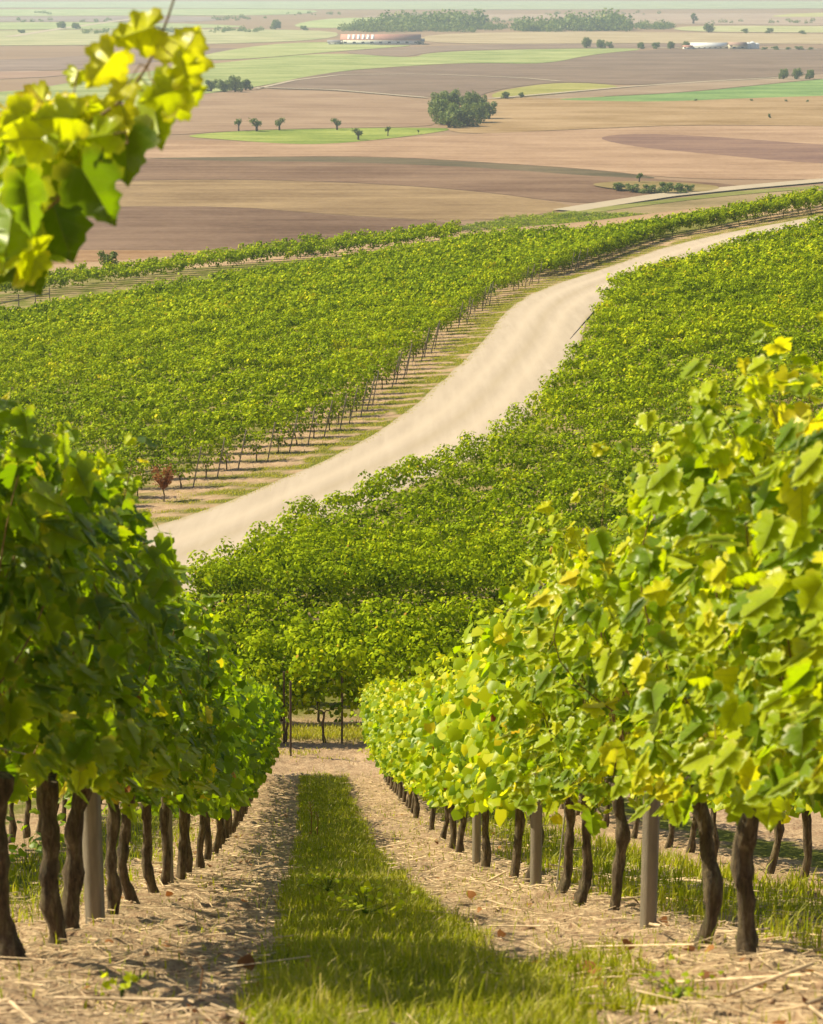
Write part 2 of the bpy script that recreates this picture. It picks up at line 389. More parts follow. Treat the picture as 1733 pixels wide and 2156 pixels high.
L3_POLY = np.array([(ray(*p)[0] * CAMZ / ray(*p)[1], CAMZ / ray(*p)[1]) for p in [(925, 496), (1010, 496), (1120, 493), (1370, 476), (1390, 464), (1290, 459), (1200, 460), (1090, 467)]])
def inside(P, X, Y):
    X = np.asarray(X, float); Y = np.asarray(Y, float); r = np.zeros(X.shape, bool); j = len(P) - 1
    for i in range(len(P)):
        xi, yi = P[i]; xj, yj = P[j]
        if yi != yj:
            r ^= ((yi > Y) != (yj > Y)) & (X < (xj - xi) * (Y - yi) / (yj - yi) + xi)
        j = i
    return r
def dist_line(L, X, Y):
    d = np.full(np.shape(X), 1e9)
    for k in range(0, len(L)): d = np.minimum(d, (X - L[k, 0]) ** 2 + (Y - L[k, 1]) ** 2)
    return np.sqrt(d)

# ------------------------------------------------------------------ ground
def build_ground():
    ys = np.concatenate([np.arange(-11.5, 3.6, .5), np.arange(3.8, 20, .055), np.arange(20, 45, .11), np.arange(45, 80, .5), np.arange(80, 240, .45), np.arange(240, 470, 4), np.geomspace(470, 9000, 40)])
    xr = np.concatenate([np.geomspace(48, 4000, 26)])
    xs = np.concatenate([-xr[::-1], np.arange(-46, -5, .55), np.arange(-5, -3, .16), np.arange(-3, 4.6, .055), np.arange(4.6, 8, .2), np.arange(8, 46, .55), xr])
    X, Y = np.meshgrid(xs, ys)
    Z = gz(X, Y)
    near = (1 - sstep(42, 50, Y)) * (1 - sstep(6, 12, np.abs(X)))
    c = X - MROW * Y
    strip = sstep(-.32, .02, c) * (1 - sstep(.40, 1.0, c))
    edge = (fbm(X * 2.2, Y * 1.4, 5) - .5) * 1.1
    strip = np.clip(sstep(.32, .68, strip + edge * .5), 0, 1) * (1 - sstep(38.7, 40, Y + edge * 2))
    for c2 in (2.55, 4.8, -2.1, -4.3):             # green bands between the rows further over
        g2 = np.clip(1 - np.abs(c - c2) / .75, 0, 1); strip = np.maximum(strip, sstep(.3, .7, g2 + edge * .8) * (Y < 40) * (np.abs(X) < 12))
    rough = (fbm(X * 4, Y * 4, 1, 4) - .5) * .10 + (fbm(X * 16, Y * 16, 9, 2) - .5) * .06
    berm = .05 * (np.exp(-((c - C_LEFT) / .3) ** 2) + np.exp(-((c - C_RIGHT) / .3) ** 2)) - .085
    Z = Z + near * (rough * (1 - .6 * strip) + berm)
    # verge of the gravel road
    G = strip * near
    far = (Y > 42) & (Y < 240) & (np.abs(X) < 47)
    Xf, Yf = X[far], Y[far]
    dr = dist_line(ROAD_L, Xf, Yf)
    nz = fbm(Xf * .9, Yf * .9, 21); rowp = .5 + .5 * np.cos(2 * np.pi * (Xf * .342 + Yf * .94) / 1.9)
    gv = sstep(.45, .66, nz * .75 + rowp * .28 + .20 * (1 - sstep(.5, 3.0, dr)) - .07)
    gv = gv * (1 - sstep(6, 9, dr)) + .25 * sstep(6, 9, dr)
    # strip in front of the crosswise rows
    gb = np.exp(-((Yf - 45.1 - .5 * (nz - .5)) / .75) ** 2) + .55 * sstep(.5, .6, nz) * np.exp(-((Yf - 42.1) / .5) ** 2)
    gv = np.where(Yf < 47, np.clip(gb, 0, 1), gv)
    gv = np.where((Yf >= 47.5) & (dr > 6.5), .45 + .5 * sstep(.4, .6, nz), gv)
    inb2 = inside(B2_POLY_G, Xf, Yf); gv = np.where(inb2, .45 + .5 * sstep(.4, .6, nz), gv)
    gv = np.maximum(gv, .85 * sstep(-34, -18, Xf) * sstep(188, 205, Yf) * (dr > 7))
    G[far] = np.clip(gv, 0, 1)
    n, k = X.shape
    V = np.stack([X, Y, Z], -1).reshape(-1, 3)
    I = (np.arange(n - 1)[:, None] * k + np.arange(k - 1)[None, :]).reshape(-1)
    F = np.stack([I, I + 1, I + k + 1, I + k], 1)
    o = obj('ground', mesh('ground', V, [F], M_GROUND, True, {'grassy': G.reshape(-1), 'plain': sstep(240, 270, Y).reshape(-1)}))
    tag(o, 'pale stony hillside soil running down to a wide tan plain', 'ground', kind='structure')
build_ground()

def ribbon(name, L, Rr, mat, off, label, cat, n_across=9, kind='structure'):
    n = len(L); A = np.linspace(0, 1, n_across)
    P = L[:, None] * (1 - A)[None, :, None] + Rr[:, None] * A[None, :, None]
    X, Y = P[..., 0], P[..., 1]
    Z = gz(X, Y) + off - .06 * (np.abs(A - .5) * 2)[None, :] ** 8
    V = np.stack([X, Y, Z], -1).reshape(-1, 3)
    I = (np.arange(n - 1)[:, None] * n_across + np.arange(n_across - 1)[None, :]).reshape(-1)
    F = np.stack([I, I + 1, I + n_across + 1, I + n_across], 1)
    o = obj(name, mesh(name, V, [F], mat, True, {'across': np.tile(A, n)}))
    return tag(o, label, cat, kind=kind)
_w = (fbm(np.arange(160) * .3, np.zeros(160), 3) - .5) * .3
ribbon('gravel_road', ROAD_L - _nr * _w[:, None], ROAD_R, M_ROAD, .07, 'pale gravel road curving uphill between the two vineyard blocks', 'road')

# fields on the plain: outlines in photo points, laid on the flat valley floor
FIELDS = [
 ('brown ploughed field just beyond the left vineyard edge', [(-300, 452), (250, 428), (420, 430), (560, 440), (720, 455), (1010, 470), (930, 492), (800, 512), (640, 524), (380, 527), (100, 525), (-300, 532)], (.25, .155, .105), (.335, .22, .155)),
 ('orange tan stubble strip below the brown ploughed field', [(-300, 533), (100, 526), (380, 528), (700, 525), (560, 545), (300, 566), (200, 562), (80, 556), (-300, 556)], (.50, .31, .17), (.62, .41, .24)),
 ('dull mauve strip at the foot of the hill beside the round bush', [(-300, 557), (80, 557), (200, 563), (190, 572), (80, 584), (-300, 592)], (.24, .165, .14), (.31, .215, .175)),
 ('tan stubble field curving under the brown hillside band', [(-300, 392), (260, 381), (500, 378), (760, 386), (1000, 402), (1200, 430), (1215, 440), (1010, 469), (720, 454), (420, 429), (-300, 451)], (.40, .275, .15), (.51, .365, .205)),
 ('long dark brown ploughed field across the middle of the plain', [(-300, 350), (320, 333), (700, 338), (1000, 345), (1300, 372), (1600, 392), (1500, 398), (1300, 425), (1200, 429), (1000, 401), (760, 385), (500, 377), (260, 380), (-300, 390)], (.285, .175, .115), (.375, .245, .165)),
 ('thin grey green strip between the brown and pinkish fields', [(250, 328), (480, 332), (800, 330), (1050, 345), (1250, 358), (1420, 378), (1250, 372), (1000, 352), (700, 341), (480, 340), (300, 333)], (.20, .165, .10), (.27, .215, .135)),
 ('wide pinkish tan field below the long green strip', [(-300, 300), (300, 292), (700, 304), (880, 287), (1200, 274), (1500, 262), (2000, 272), (2000, 372), (1700, 380), (1420, 377), (1250, 357), (1050, 344), (800, 329), (480, 331), (-300, 340)], (.40, .265, .175), (.50, .345, .235)),
 ('mauve fallow patch in the pinkish tan field on the right', [(1240, 290), (1350, 280), (1560, 292), (1720, 305), (2000, 318), (2000, 352), (1700, 345), (1500, 325), (1350, 312)], (.33, .20, .165), (.42, .265, .205)),
 ('bright green meadow strip under the row of orchard trees', [(370, 287), (500, 276), (700, 271), (870, 269), (965, 271), (900, 282), (820, 292), (700, 304), (600, 304), (480, 295)], (.24, .32, .055), (.36, .43, .10)),
 ('pink tan field behind the orchard trees', [(280, 215), (520, 188), (700, 192), (900, 208), (930, 262), (870, 268), (700, 270), (500, 275), (330, 288), (280, 262)], (.47, .32, .22), (.56, .40, .28)),
 ('orange tan stubble field right of the copse', [(930, 262), (920, 215), (1060, 208), (1250, 200), (1400, 215), (1600, 205), (2000, 195), (2000, 273), (1500, 261), (1200, 273), (960, 285)], (.50, .34, .17), (.62, .44, .25)),
 ('deep green crop strip rising to the right edge', [(1150, 210), (1300, 203), (1450, 195), (1600, 180), (1720, 168), (2000, 145), (2000, 195), (1600, 206), (1400, 215), (1250, 213)], (.17, .30, .10), (.26, .40, .14)),
 ('pink grey field between the white track and green crop', [(1100, 206), (1330, 184), (1500, 172), (1720, 158), (2000, 132), (2000, 144), (1720, 167), (1600, 179), (1450, 194), (1300, 202), (1150, 209)], (.46, .34, .24), (.55, .42, .31)),
 ('yellow green wedge beside the two small round trees', [(1030, 208), (1045, 192), (1180, 172), (1330, 182), (1220, 194), (1100, 205)], (.34, .34, .09), (.45, .43, .14)),
 ('large grey brown ploughed field below the farm buildings', [(540, 188), (600, 170), (700, 152), (870, 140), (1000, 133), (1150, 137), (1250, 115), (1390, 103), (1720, 102), (2100, 100), (2100, 130), (1720, 157), (1500, 171), (1330, 181), (1180, 171), (1040, 190), (1000, 207), (880, 205), (700, 190)], (.30, .215, .165), (.375, .275, .215)),
 ('long pale green field stretching left of the farm', [(-400, 250), (-300, 205), (30, 196), (200, 165), (500, 128), (700, 110), (870, 124), (900, 110), (1150, 103), (1390, 102), (1250, 114), (1150, 136), (1000, 132), (860, 139), (690, 152), (530, 187), (280, 214), (100, 232)], (.30, .37, .13), (.42, .48, .20)),
 ('pale mauve field strip below the barn', [(690, 110), (850, 100), (1000, 94), (1400, 92), (1720, 94), (1390, 101), (1150, 102), (900, 109), (860, 122)], (.36, .26, .21), (.44, .33, .26)),
 ('mauve brown strip on the far left of the plain', [(-500, 130), (30, 128), (250, 112), (480, 100), (520, 106), (380, 125), (150, 150), (-500, 165)], (.36, .26, .22), (.44, .33, .28)),
 ('pink fallow strip behind the hanging vine leaves', [(-500, 166), (30, 150), (160, 150), (120, 165), (-500, 180)], (.50, .33, .25), (.58, .40, .31)),
 ('pale green meadow near the barn', [(380, 125), (560, 92), (740, 88), (780, 96), (900, 95), (700, 109), (500, 127)], (.36, .42, .16), (.48, .52, .24)),
 ('straw coloured field above the farm buildings', [(890, 94), (880, 72), (1200, 66), (1500, 70), (2200, 76), (2200, 96), (1720, 93), (1400, 91)], (.62, .50, .31), (.72, .60, .40)),
 ('pale green far field left of the blue wood', [(-600, 98), (-600, 72), (200, 62), (700, 62), (720, 80), (560, 91), (250, 96)], (.40, .42, .22), (.52, .52, .30)),
 ('pale pink far field above the blue wood', [(700, 34), (1000, 30), (2400, 26), (2400, 58), (1500, 52), (1150, 46), (900, 40)], (.56, .42, .34), (.66, .52, .42)),
 ('pale green far strip at the top left below the hazy road', [(-600, 66), (-600, 52), (150, 46), (420, 50), (560, 58), (200, 62)], (.34, .42, .18), (.46, .52, .26)),
 ('pale lilac far strip above the hazy top left trees', [(-600, 50), (-600, 40), (200, 34), (500, 36), (420, 48), (150, 45)], (.42, .34, .32), (.52, .44, .42)),
 ('faint green far field touching the top edge at left', [(-600, 37), (-600, 24), (300, 18), (700, 20), (620, 33), (250, 33)], (.36, .44, .22), (.48, .54, .30)),
 ('pale green wedge left of the blue wood', [(590, 57), (700, 36), (900, 40), (740, 61)], (.38, .46, .20), (.50, .56, .28)),
 ('pale yellow green strip under the lone tall tree', [(1420, 67), (1420, 54), (1800, 56), (2300, 60), (2300, 74), (1700, 69)], (.44, .46, .22), (.56, .56, .32)),
 ('faint blue green strip along the very top of the plain', [(-900, 17), (-900, 4), (2600, 2), (2600, 14), (900, 22), (300, 16)], (.36, .42, .28), (.46, .52, .36)),
 ('yellow green plot at the top right edge', [(1600, 36), (1700, 26), (2300, 20), (2300, 30), (1720, 36)], (.46, .46, .18), (.54, .54, .24)),
 ('grass verge beside the lower pale track', [(1150, 452), (1310, 434), (1450, 417), (1560, 404), (1760, 391), (1900, 383), (1900, 389), (1700, 400), (1500, 418), (1330, 439), (1180, 462)], (.30, .33, .08), (.42, .42, .13)),
 ('tan stubble field between the pale track and vineyard', [(1180, 463), (1330, 440), (1500, 419), (1700, 401), (1900, 390), (1900, 450), (1400, 490), (1100, 500)], (.42, .33, .17), (.53, .41, .23)),
 ('dry yellow grass around the hedge island', [(1230, 390), (1320, 383), (1440, 386), (1530, 396), (1480, 408), (1390, 409), (1300, 402)], (.40, .31, .13), (.50, .40, .19)),
]
def chaikin(P, it=2):
    P = np.array(P, float)
    for _ in range(it):
        Q = np.roll(P, -1, 0); P = np.stack([.75 * P + .25 * Q, .25 * P + .75 * Q], 1).reshape(-1, 2)
    return P
from mathutils.geometry import tessellate_polygon
from mathutils import Vector
for i, (lab, px, ca, cb) in enumerate(FIELDS):
    P = np.array([hit_plain(*q) for q in chaikin(px, 2)]); P[:, 1] = np.maximum(P[:, 1], 452 + .01 * i)
    Vv = [Vector((x, y, 0)) for x, y in P]
    tri = tessellate_polygon([Vv])
    V = np.array([[x, y, gz(x, y) + .04 + .012 * i] for x, y in P])
    fk = .70 if ('green' in lab and 'grey' not in lab) else (.52 if 'mauve fallow' not in lab and ('brown' in lab or 'mauve' in lab) else .52)
    ca = tuple(v * fk * k for v, k in zip(ca, (1.0, .95, .90))); cb = tuple(v * fk * k for v, k in zip(cb, (1.0, .95, .90)))
    fm = field_mat('field_soil', ca, cb, .10, (-.25, .1, .3, -.1)[i % 4])
    tag(obj('field', mesh('field', V, [np.array(tri)], fm)), lab, 'field', kind='structure')

M_TRACK = simple('pale_track', (.38, .31, .22), .95, .2, .12)
def track(pts, w, lab, off=.42):
    L = resample(np.array([hit_plain(*q) for q in pts]), 60); L = smooth_line(L, 4); L[:, 1] = np.maximum(L[:, 1], 453)
    t = np.gradient(L, axis=0); t /= np.linalg.norm(t, axis=1)[:, None]; n = np.stack([t[:, 1], -t[:, 0]], 1)
    V = np.concatenate([np.c_[L - n * w / 2, gz(L[:, 0], L[:, 1]) + off], np.c_[L + n * w / 2, gz(L[:, 0], L[:, 1]) + off]])
    k = len(L); I = np.arange(k - 1)
    tag(obj('track', mesh('track', V, [np.stack([I, I + k, I + k + 1, I + 1], 1)], M_TRACK)), lab, 'track', kind='structure')
track([(1190, 446), (1250, 436), (1310, 427), (1400, 413), (1460, 407), (1560, 397), (1720, 383), (1900, 370)], 8, 'pale gravel track curving along the foot of the hill on the right')
track([(690, 530), (780, 512), (860, 498), (940, 488)], 6, 'pale track surfacing beside the small distant vineyard plot')
track([(1030, 209), (1150, 199), (1330, 183), (1500, 172), (1650, 164)], 4.5, 'thin white track running past two small round trees')
track([(500, 184), (700, 190), (900, 207)], 4, 'thin white field track behind the orchard trees')
track([(540, 188), (620, 170), (720, 158), (900, 157), (1100, 165), (1180, 172)], 3.5, 'thin pale line across the grey brown ploughed field')
track([(20, 78), (120, 62), (220, 48), (300, 38)], 12, 'pale road at the top left of the plain')
track([(272, 240), (278, 262), (282, 286)], 7, 'short pale lane behind the hanging vine leaves')
track([(1380, 101), (1560, 103), (1720, 104)], 10, 'pale lane in front of the white farm sheds')

# ------------------------------------------------------------------ leaves
def _half():
    return [(.05, .08), (.17, -.10), (.30, -.07), (.37, -.10), (.48, .04), (.40, .17), (.52, .24), (.53, .34), (.60, .42), (.50, .52), (.36, .52), (.30, .60), (.36, .72), (.24, .78), (.22, .86), (.12, .92)]
def leaf_hi():
    R_ = _half(); pts = [(0, .14)] + R_ + [(0, 1.06)] + [(-x, y) for x, y in R_[::-1]]
    rim = np.array(pts); rim[:, 1] -= .14
    mid = np.array([[0, .12], [0, .34], [0, .60]])
    P = np.concatenate([rim, mid])
    n = len(rim); h = (n - 2) // 2                   # rim: 0 base, 1..h right, h+1 tip, then left
    r = np.hypot(P[:, 0], P[:, 1] - .34)
    z = -.20 * np.abs(P[:, 0]) ** 1.3 - .16 * np.clip(P[:, 1] - .45, 0, 1) ** 1.2 + .05 * np.sin(P[:, 1] * 9 + np.abs(P[:, 0]) * 7) * (r > .3)
    V = np.c_[P, z]
    F = []
    m0, m1, m2 = n, n + 1, n + 2
    def pick(y): return m0 if y < .16 else (m1 if y < .46 else m2)
    for side in (list(range(0, h + 2)), [0] + list(range(n - 1, h, -1))):
        prev = None
        for a, b in zip(side[:-1], side[1:]):
            c = pick((P[a, 1] + P[b, 1]) / 2)
            if prev is not None and c != prev: F.append((prev, a, c))
            F.append((a, b, c)); prev = c
    return V, [np.array(F)]
def leaf_mid():
    V = np.array([[0, 0, 0], [.44, -.06, -.10], [.50, .42, -.14], [.26, .72, -.10], [0, .98, -.12], [-.26, .72, -.10], [-.50, .42, -.14], [-.44, -.06, -.10], [0, .45, .03]])
    return V, [np.array([[0, 1, 2, 8], [8, 2, 3, 4], [8, 4, 5, 6], [0, 8, 6, 7]])]
def leaf_lo():
    V = np.array([[0, -.02, 0], [.48, .35, -.1], [0, 1.0, -.1], [-.48, .35, -.1]])
    return V, [np.array([[0, 1, 2, 3]])]
LEAVES = {'hi': leaf_hi(), 'mid': leaf_mid(), 'lo': leaf_lo()}

def frames(N, T):
    N = N / (np.linalg.norm(N, axis=1)[:, None] + 1e-9)
    T = T - (T * N).sum(1)[:, None] * N; T = T / (np.linalg.norm(T, axis=1)[:, None] + 1e-9)
    B = np.cross(T, N)
    return np.stack([B, T, N], 2)                  # columns: across, along, normal
def leaves(kind, P, N, T, size, curl=True):
    V0, F0 = LEAVES[kind]; n = len(P); m = len(V0)
    M = frames(N, T)
    L = np.broadcast_to(V0, (n, m, 3)).copy()
    if curl:
        L[..., 2] *= rng.uniform(-.2, 1.7, n)[:, None]
        L[..., 0] *= rng.uniform(.82, 1.12, n)[:, None]
        L[..., 2] += rng.uniform(-.22, .22, n)[:, None] * L[..., 0] * (L[..., 1])
    V = np.einsum('nij,nmj->nmi', M, L) * size[:, None, None] + P[:, None]
    F = [(f[None] + (np.arange(n) * m)[:, None, None]).reshape(-1, f.shape[1]) for f in F0]
    return V.reshape(-1, 3), F, m

def vine_leaf_points(r, slope, nshoot, per, fill, half=.58, top=1.78, low=.5, thick=1.0, tall=0.0, head=.62):
    """Leaf positions of one trellised vine; x along the row, y across, z up from its foot."""
    P = []; O = []; canes = []
    for k in range(nshoot):
        s0 = r.uniform(-half, half); h0 = r.uniform(head, head + .2)
        h1 = top + r.normal(0, .10) + (tall if r.random() < .3 else 0)
        bow = r.normal(0, .13) * thick; lean = r.normal(0, .14); flop = float(np.clip(r.normal(0, .15), -.26, .26)) * thick
        line = []
        for j in range(per):
            q = (j + .5) / per
            z = h0 + (h1 - h0) * q
            y = bow * math.sin(q * 2.6) + flop * q ** 3
            x = s0 + lean * q
            line.append((x, y, z))
            az = r.uniform(0, 2 * math.pi); pl = r.uniform(.05, .17) * thick
            d = np.array([math.cos(az) * .55, math.copysign(abs(math.sin(az)) ** .6, math.sin(az)), r.uniform(-.25, .35)])
            P.append((x + d[0] * pl, y + d[1] * pl * 1.15, z + d[2] * pl)); O.append(d)
        for j in range(5):                         # young leaves clothing the tip
            d = r.normal(0, 1, 3); d /= np.linalg.norm(d); P.append(tuple(np.array(line[-1 - j % 3]) + d * .045)); O.append(d)
        canes.append(line[:-1])
    for k in range(fill):
        z = r.uniform(low, top); sd = 1 if r.random() < .5 else -1
        y = sd * abs(r.normal(.20, .07)) * thick * (1.0 if z > .65 else .8)
        x = r.uniform(-half, half)
        P.append((x, y, z + r.normal(0, .03))); O.append((r.normal(0, .4), sd, r.normal(.1, .3)))
    P = np.array(P); O = np.array(O)
    P[:, 2] -= slope * P[:, 0]
    cn = [[(x, y, z - slope * x) for x, y, z in l] for l in canes]
    return P, O, cn

def foliage(name, kind, r, slope, nshoot, per, fill, size, mat, tint=(.40, .17), face=0.0, **kw):
    P, O, canes = vine_leaf_points(r, slope, nshoot, per, fill, **kw)
    n = len(P)
    N = O * .62 + np.array([face, 0, .50]) + r.normal(0, .40, (n, 3))
    T = O * .35 + np.array([0, 0, -.8]) + r.normal(0, .45, (n, 3))
    sz = size * np.clip(r.normal(1, .22, n), .45, 1.5)
    zr = (P[:, 2] + slope * P[:, 0]); y = r.random(n); sz *= np.where(y < .006, .55, 1)
    sz *= np.where(zr > 1.65, .72, 1)
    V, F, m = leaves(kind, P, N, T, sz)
    t = np.clip(r.normal(tint[0], tint[1], n) + .12 * sstep(1.4, 1.85, zr), .02, .84)  # upper leaves tinted brighter, top light put into the colour
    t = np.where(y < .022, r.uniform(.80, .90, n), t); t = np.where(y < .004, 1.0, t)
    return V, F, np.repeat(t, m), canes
def lumpy(kind, r, slope, nl, per, size, half=.5, top=1.75, low=.6, tint=(.45, .17), rad=(.18, .33), thick=.14, upx=.42):
    """Canopy built of rounded shoot clumps, leaves lying on the outside of each."""
    P, O, tl = [], [], []
    for k in range(nl):
        q = (k + r.uniform(.1, .9)) / nl
        R_ = r.uniform(*rad); up = r.random() ** upx
        c = np.array([-half + 2 * half * q, r.normal(0, thick), 0]); c[2] = low + R_ * .8 + (top - low - R_ * 1.5) * up + r.normal(0, .06)
        n = int(per * (R_ / rad[1]) ** 1.6); d = r.normal(0, 1, (n, 3)); d[:, 2] += .35; d /= np.linalg.norm(d, axis=1)[:, None]
        P.append(c + d * (R_ * r.uniform(.72, 1.08, n))[:, None] * np.array([1.1, 1, 1.05])); O.append(d); tl.append(np.full(n, r.normal(0, .08)))
    P = np.concatenate(P); O = np.concatenate(O); tl = np.concatenate(tl); n = len(P)
    zr = P[:, 2].copy(); P[:, 2] -= slope * P[:, 0]
    N = O * 1.0 + np.array([0, 0, .25]) + r.normal(0, .24, (n, 3)); T = O * .3 + np.array([0, 0, -.8]) + r.normal(0, .5, (n, 3))
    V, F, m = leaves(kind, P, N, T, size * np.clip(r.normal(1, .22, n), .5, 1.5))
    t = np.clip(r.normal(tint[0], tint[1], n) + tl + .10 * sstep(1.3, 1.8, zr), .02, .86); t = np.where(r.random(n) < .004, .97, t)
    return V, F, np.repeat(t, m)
def lumpy_mesh(kind, *a, **kw):
    V, F, t = lumpy(kind, *a, **kw)
    return mesh('foliage', V, F, M_LEAF_FAR, kind != 'lo', {'tint': t})
def leaf_xy(n):
    L = LEAVES['hi'][0]; k = n // len(L)
    return {'lx': np.tile(L[:, 0], k), 'ly': np.tile(L[:, 1], k)}
def foliage_mesh(name, *a, mat=None, **kw):
    V, F, t, canes = foliage(name, *a, mat=mat, **kw)
    at_ = {'tint': t}
    if a[0] == 'hi': at_.update(leaf_xy(len(t)))
    return mesh(name, V, F, M_LEAF_HI if a[0] == 'hi' else mat, a[0] != 'lo', at_), canes

def trunk_mesh(r, lean_s=0.0, lean_t=0.0, h=.62, rad=.034, slope=0.0, sides=9, bend=None, arms=True, rings=15, arm=.46):
    mb = MB()
    q = np.linspace(0, 1, rings)
    b1, b2 = (r.normal(0, .025), r.normal(0, .035)) if bend is None else (r.normal(0, .02), bend * 1.4)
    x = lean_s * q + b1 * np.sin(q * np.pi * 1.3) + .006 * np.sin(q * 14 + r.uniform(0, 6))
    y = lean_t * q + b2 * np.sin(q * np.pi) + .007 * np.sin(q * 11 + r.uniform(0, 6))
    z = -.06 + (h + .06) * q
    kn = sum(r.uniform(.1, .38) * np.exp(-((q - r.uniform(.1, .95)) / .06) ** 2) for _k in range(4))
    rr = rad * (1.14 - .22 * q + .42 * np.exp(-(q / .10) ** 2) + .35 * np.exp(-((q - 1) / .10) ** 2) + kn + r.normal(0, .05, rings))
    mb.tube(np.c_[x, y, z - slope * x], rr, sides, .17)
    if arms:
        for sg in (-1, 1):
            p = np.linspace(0, 1, 7)
            ax = x[-1] + sg * arm * p; ay = y[-1] + r.normal(0, .02) * p - y[-1] * p; az = h - .02 + .13 * np.sqrt(p) + r.normal(0, .01, 7)
            mb.tube(np.c_[ax, ay, az - slope * (ax - 0)], rad * (.62 - .35 * p), max(5, sides - 3), .15)
    return mb.mesh('trunk', M_BARK, sides > 6)
def canes_mesh(canes, rad=.0034):
    mb = MB()
    for l in canes: mb.tube(np.array(l[::2] + [l[-1]]), np.linspace(rad, rad * .45, len(l[::2]) + 1), 4, 0, False)
    return mb.mesh('cane', M_CANE)

def cluster_mesh(r):
    mb = MB(); import bmesh
    bm = bmesh.new(); bmesh.ops.create_icosphere(bm, subdivisions=1, radius=1)
    sv = np.array([v.co for v in bm.verts]); sf = np.array([[v.index for v in f.verts] for f in bm.faces]); bm.free()
    for k in range(42):
        q = r.random(); a = r.uniform(0, 6.28); w = .036 * (1 - q) ** .6 + .006
        c = np.array([math.cos(a) * w, math.sin(a) * w, -.13 * q])
        mb.add(sv * r.uniform(.0075, .0098) + c, [sf])
    mb.tube([(0, 0, .05), (0, 0, -.06)], .002, 4)
    return mb.mesh('grape_cluster', M_GRAPE, True)

# ------------------------------------------------------------------ near vine rows
def row_Y_from_px(px, py, c):
    a, b = ray(px, py); return c / (a - MROW)
ROWRZ = math.atan2(1, MROW)
def slope_at(X, Y, rz=ROWRZ):
    d = np.array([math.cos(rz), math.sin(rz)])
    return float((gz(X - d[0] * .5, Y - d[1] * .5) - gz(X + d[0] * .5, Y + d[1] * .5)))

shared = {}
def shared_foliage(key, *a, nvar=6, **kw):
    if key not in shared:
        shared[key] = [foliage_mesh('foliage', a[0], np.random.default_rng(900 + sum(map(ord, key[1])) % 50 + i * 7 + int(key[0] * 10)), *a[1:], **kw)[0] for i in range(nvar)]
    return shared[key]
shared_tr = {}
def shared_trunk(key, slope, sides=6):
    if key not in shared_tr:
        shared_tr[key] = [trunk_mesh(np.random.default_rng(300 + i), np.random.default_rng(i).normal(0, .05), np.random.default_rng(i + 50).normal(0, .05), .62, .028, slope, sides, rings=8, arm=.30) for i in range(5)]
    return shared_tr[key]
CLUST = [cluster_mesh(np.random.default_rng(70 + i)) for i in range(3)]

n_ind = 0
def near_vine(c, Y, label, group, lean_t=0.0, lean_s=0.0, rad=.036, h=.60, bend=None, top=1.78, tint=(.40, .17), seed=0, lod=None, grapes=0, low=.5, thick=1.0, bush=True, size=.086, dY=0.0):
    global n_ind
    r = np.random.default_rng(5000 + seed)
    X = float(rowx(c, Y)); z = float(gz(X, Y))
    z -= .03
    t = thing('grape_vine', (X, Y, z), label, 'vine', group, ROWRZ)
    sl = slope_at(X, Y)
    lod = lod or ('hi' if Y < 13 else 'mid')
    if lod == 'hi':
        obj('trunk', trunk_mesh(r, lean_s, lean_t, h, rad * .70, sl, 11, bend, rings=20, arms=seed not in (0, 100)), t)
        if bush:
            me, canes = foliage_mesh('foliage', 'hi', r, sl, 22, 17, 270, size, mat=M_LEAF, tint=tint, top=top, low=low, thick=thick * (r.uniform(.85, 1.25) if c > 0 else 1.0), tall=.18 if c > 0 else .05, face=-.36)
            obj('foliage', me, t); obj('cane', canes_mesh(canes), t)
        for k in range(grapes):
            g = obj('grape_cluster', CLUST[k % 3], t); xx = r.uniform(-.45, .45)
            g.location = (xx, r.choice([-1, 1]) * r.uniform(.12, .22) if c < 0 else r.uniform(.16, .26), r.uniform(.62, .82) - sl * xx); g.rotation_euler = (r.normal(0, .15), r.normal(0, .15), r.uniform(0, 6))
    else:
        slq = round(sl * 20) / 20
        obj('trunk', shared_trunk(('n', slq), slq, 8)[seed % 5], t).scale = (1, 1, 1)
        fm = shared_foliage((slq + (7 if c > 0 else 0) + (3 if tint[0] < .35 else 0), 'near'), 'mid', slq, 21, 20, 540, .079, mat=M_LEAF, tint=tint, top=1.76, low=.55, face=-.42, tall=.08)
        f = obj('foliage', fm[seed % 6], t); f.scale = (1, 1 if (seed // 6) % 2 else -1, r.uniform(.96, 1.05) * top / 1.78)
    n_ind += 1
    return t

def px_lean(bx, tx, Y): return -(tx - bx) * Y / FPX        # across-row lean, positive to the left
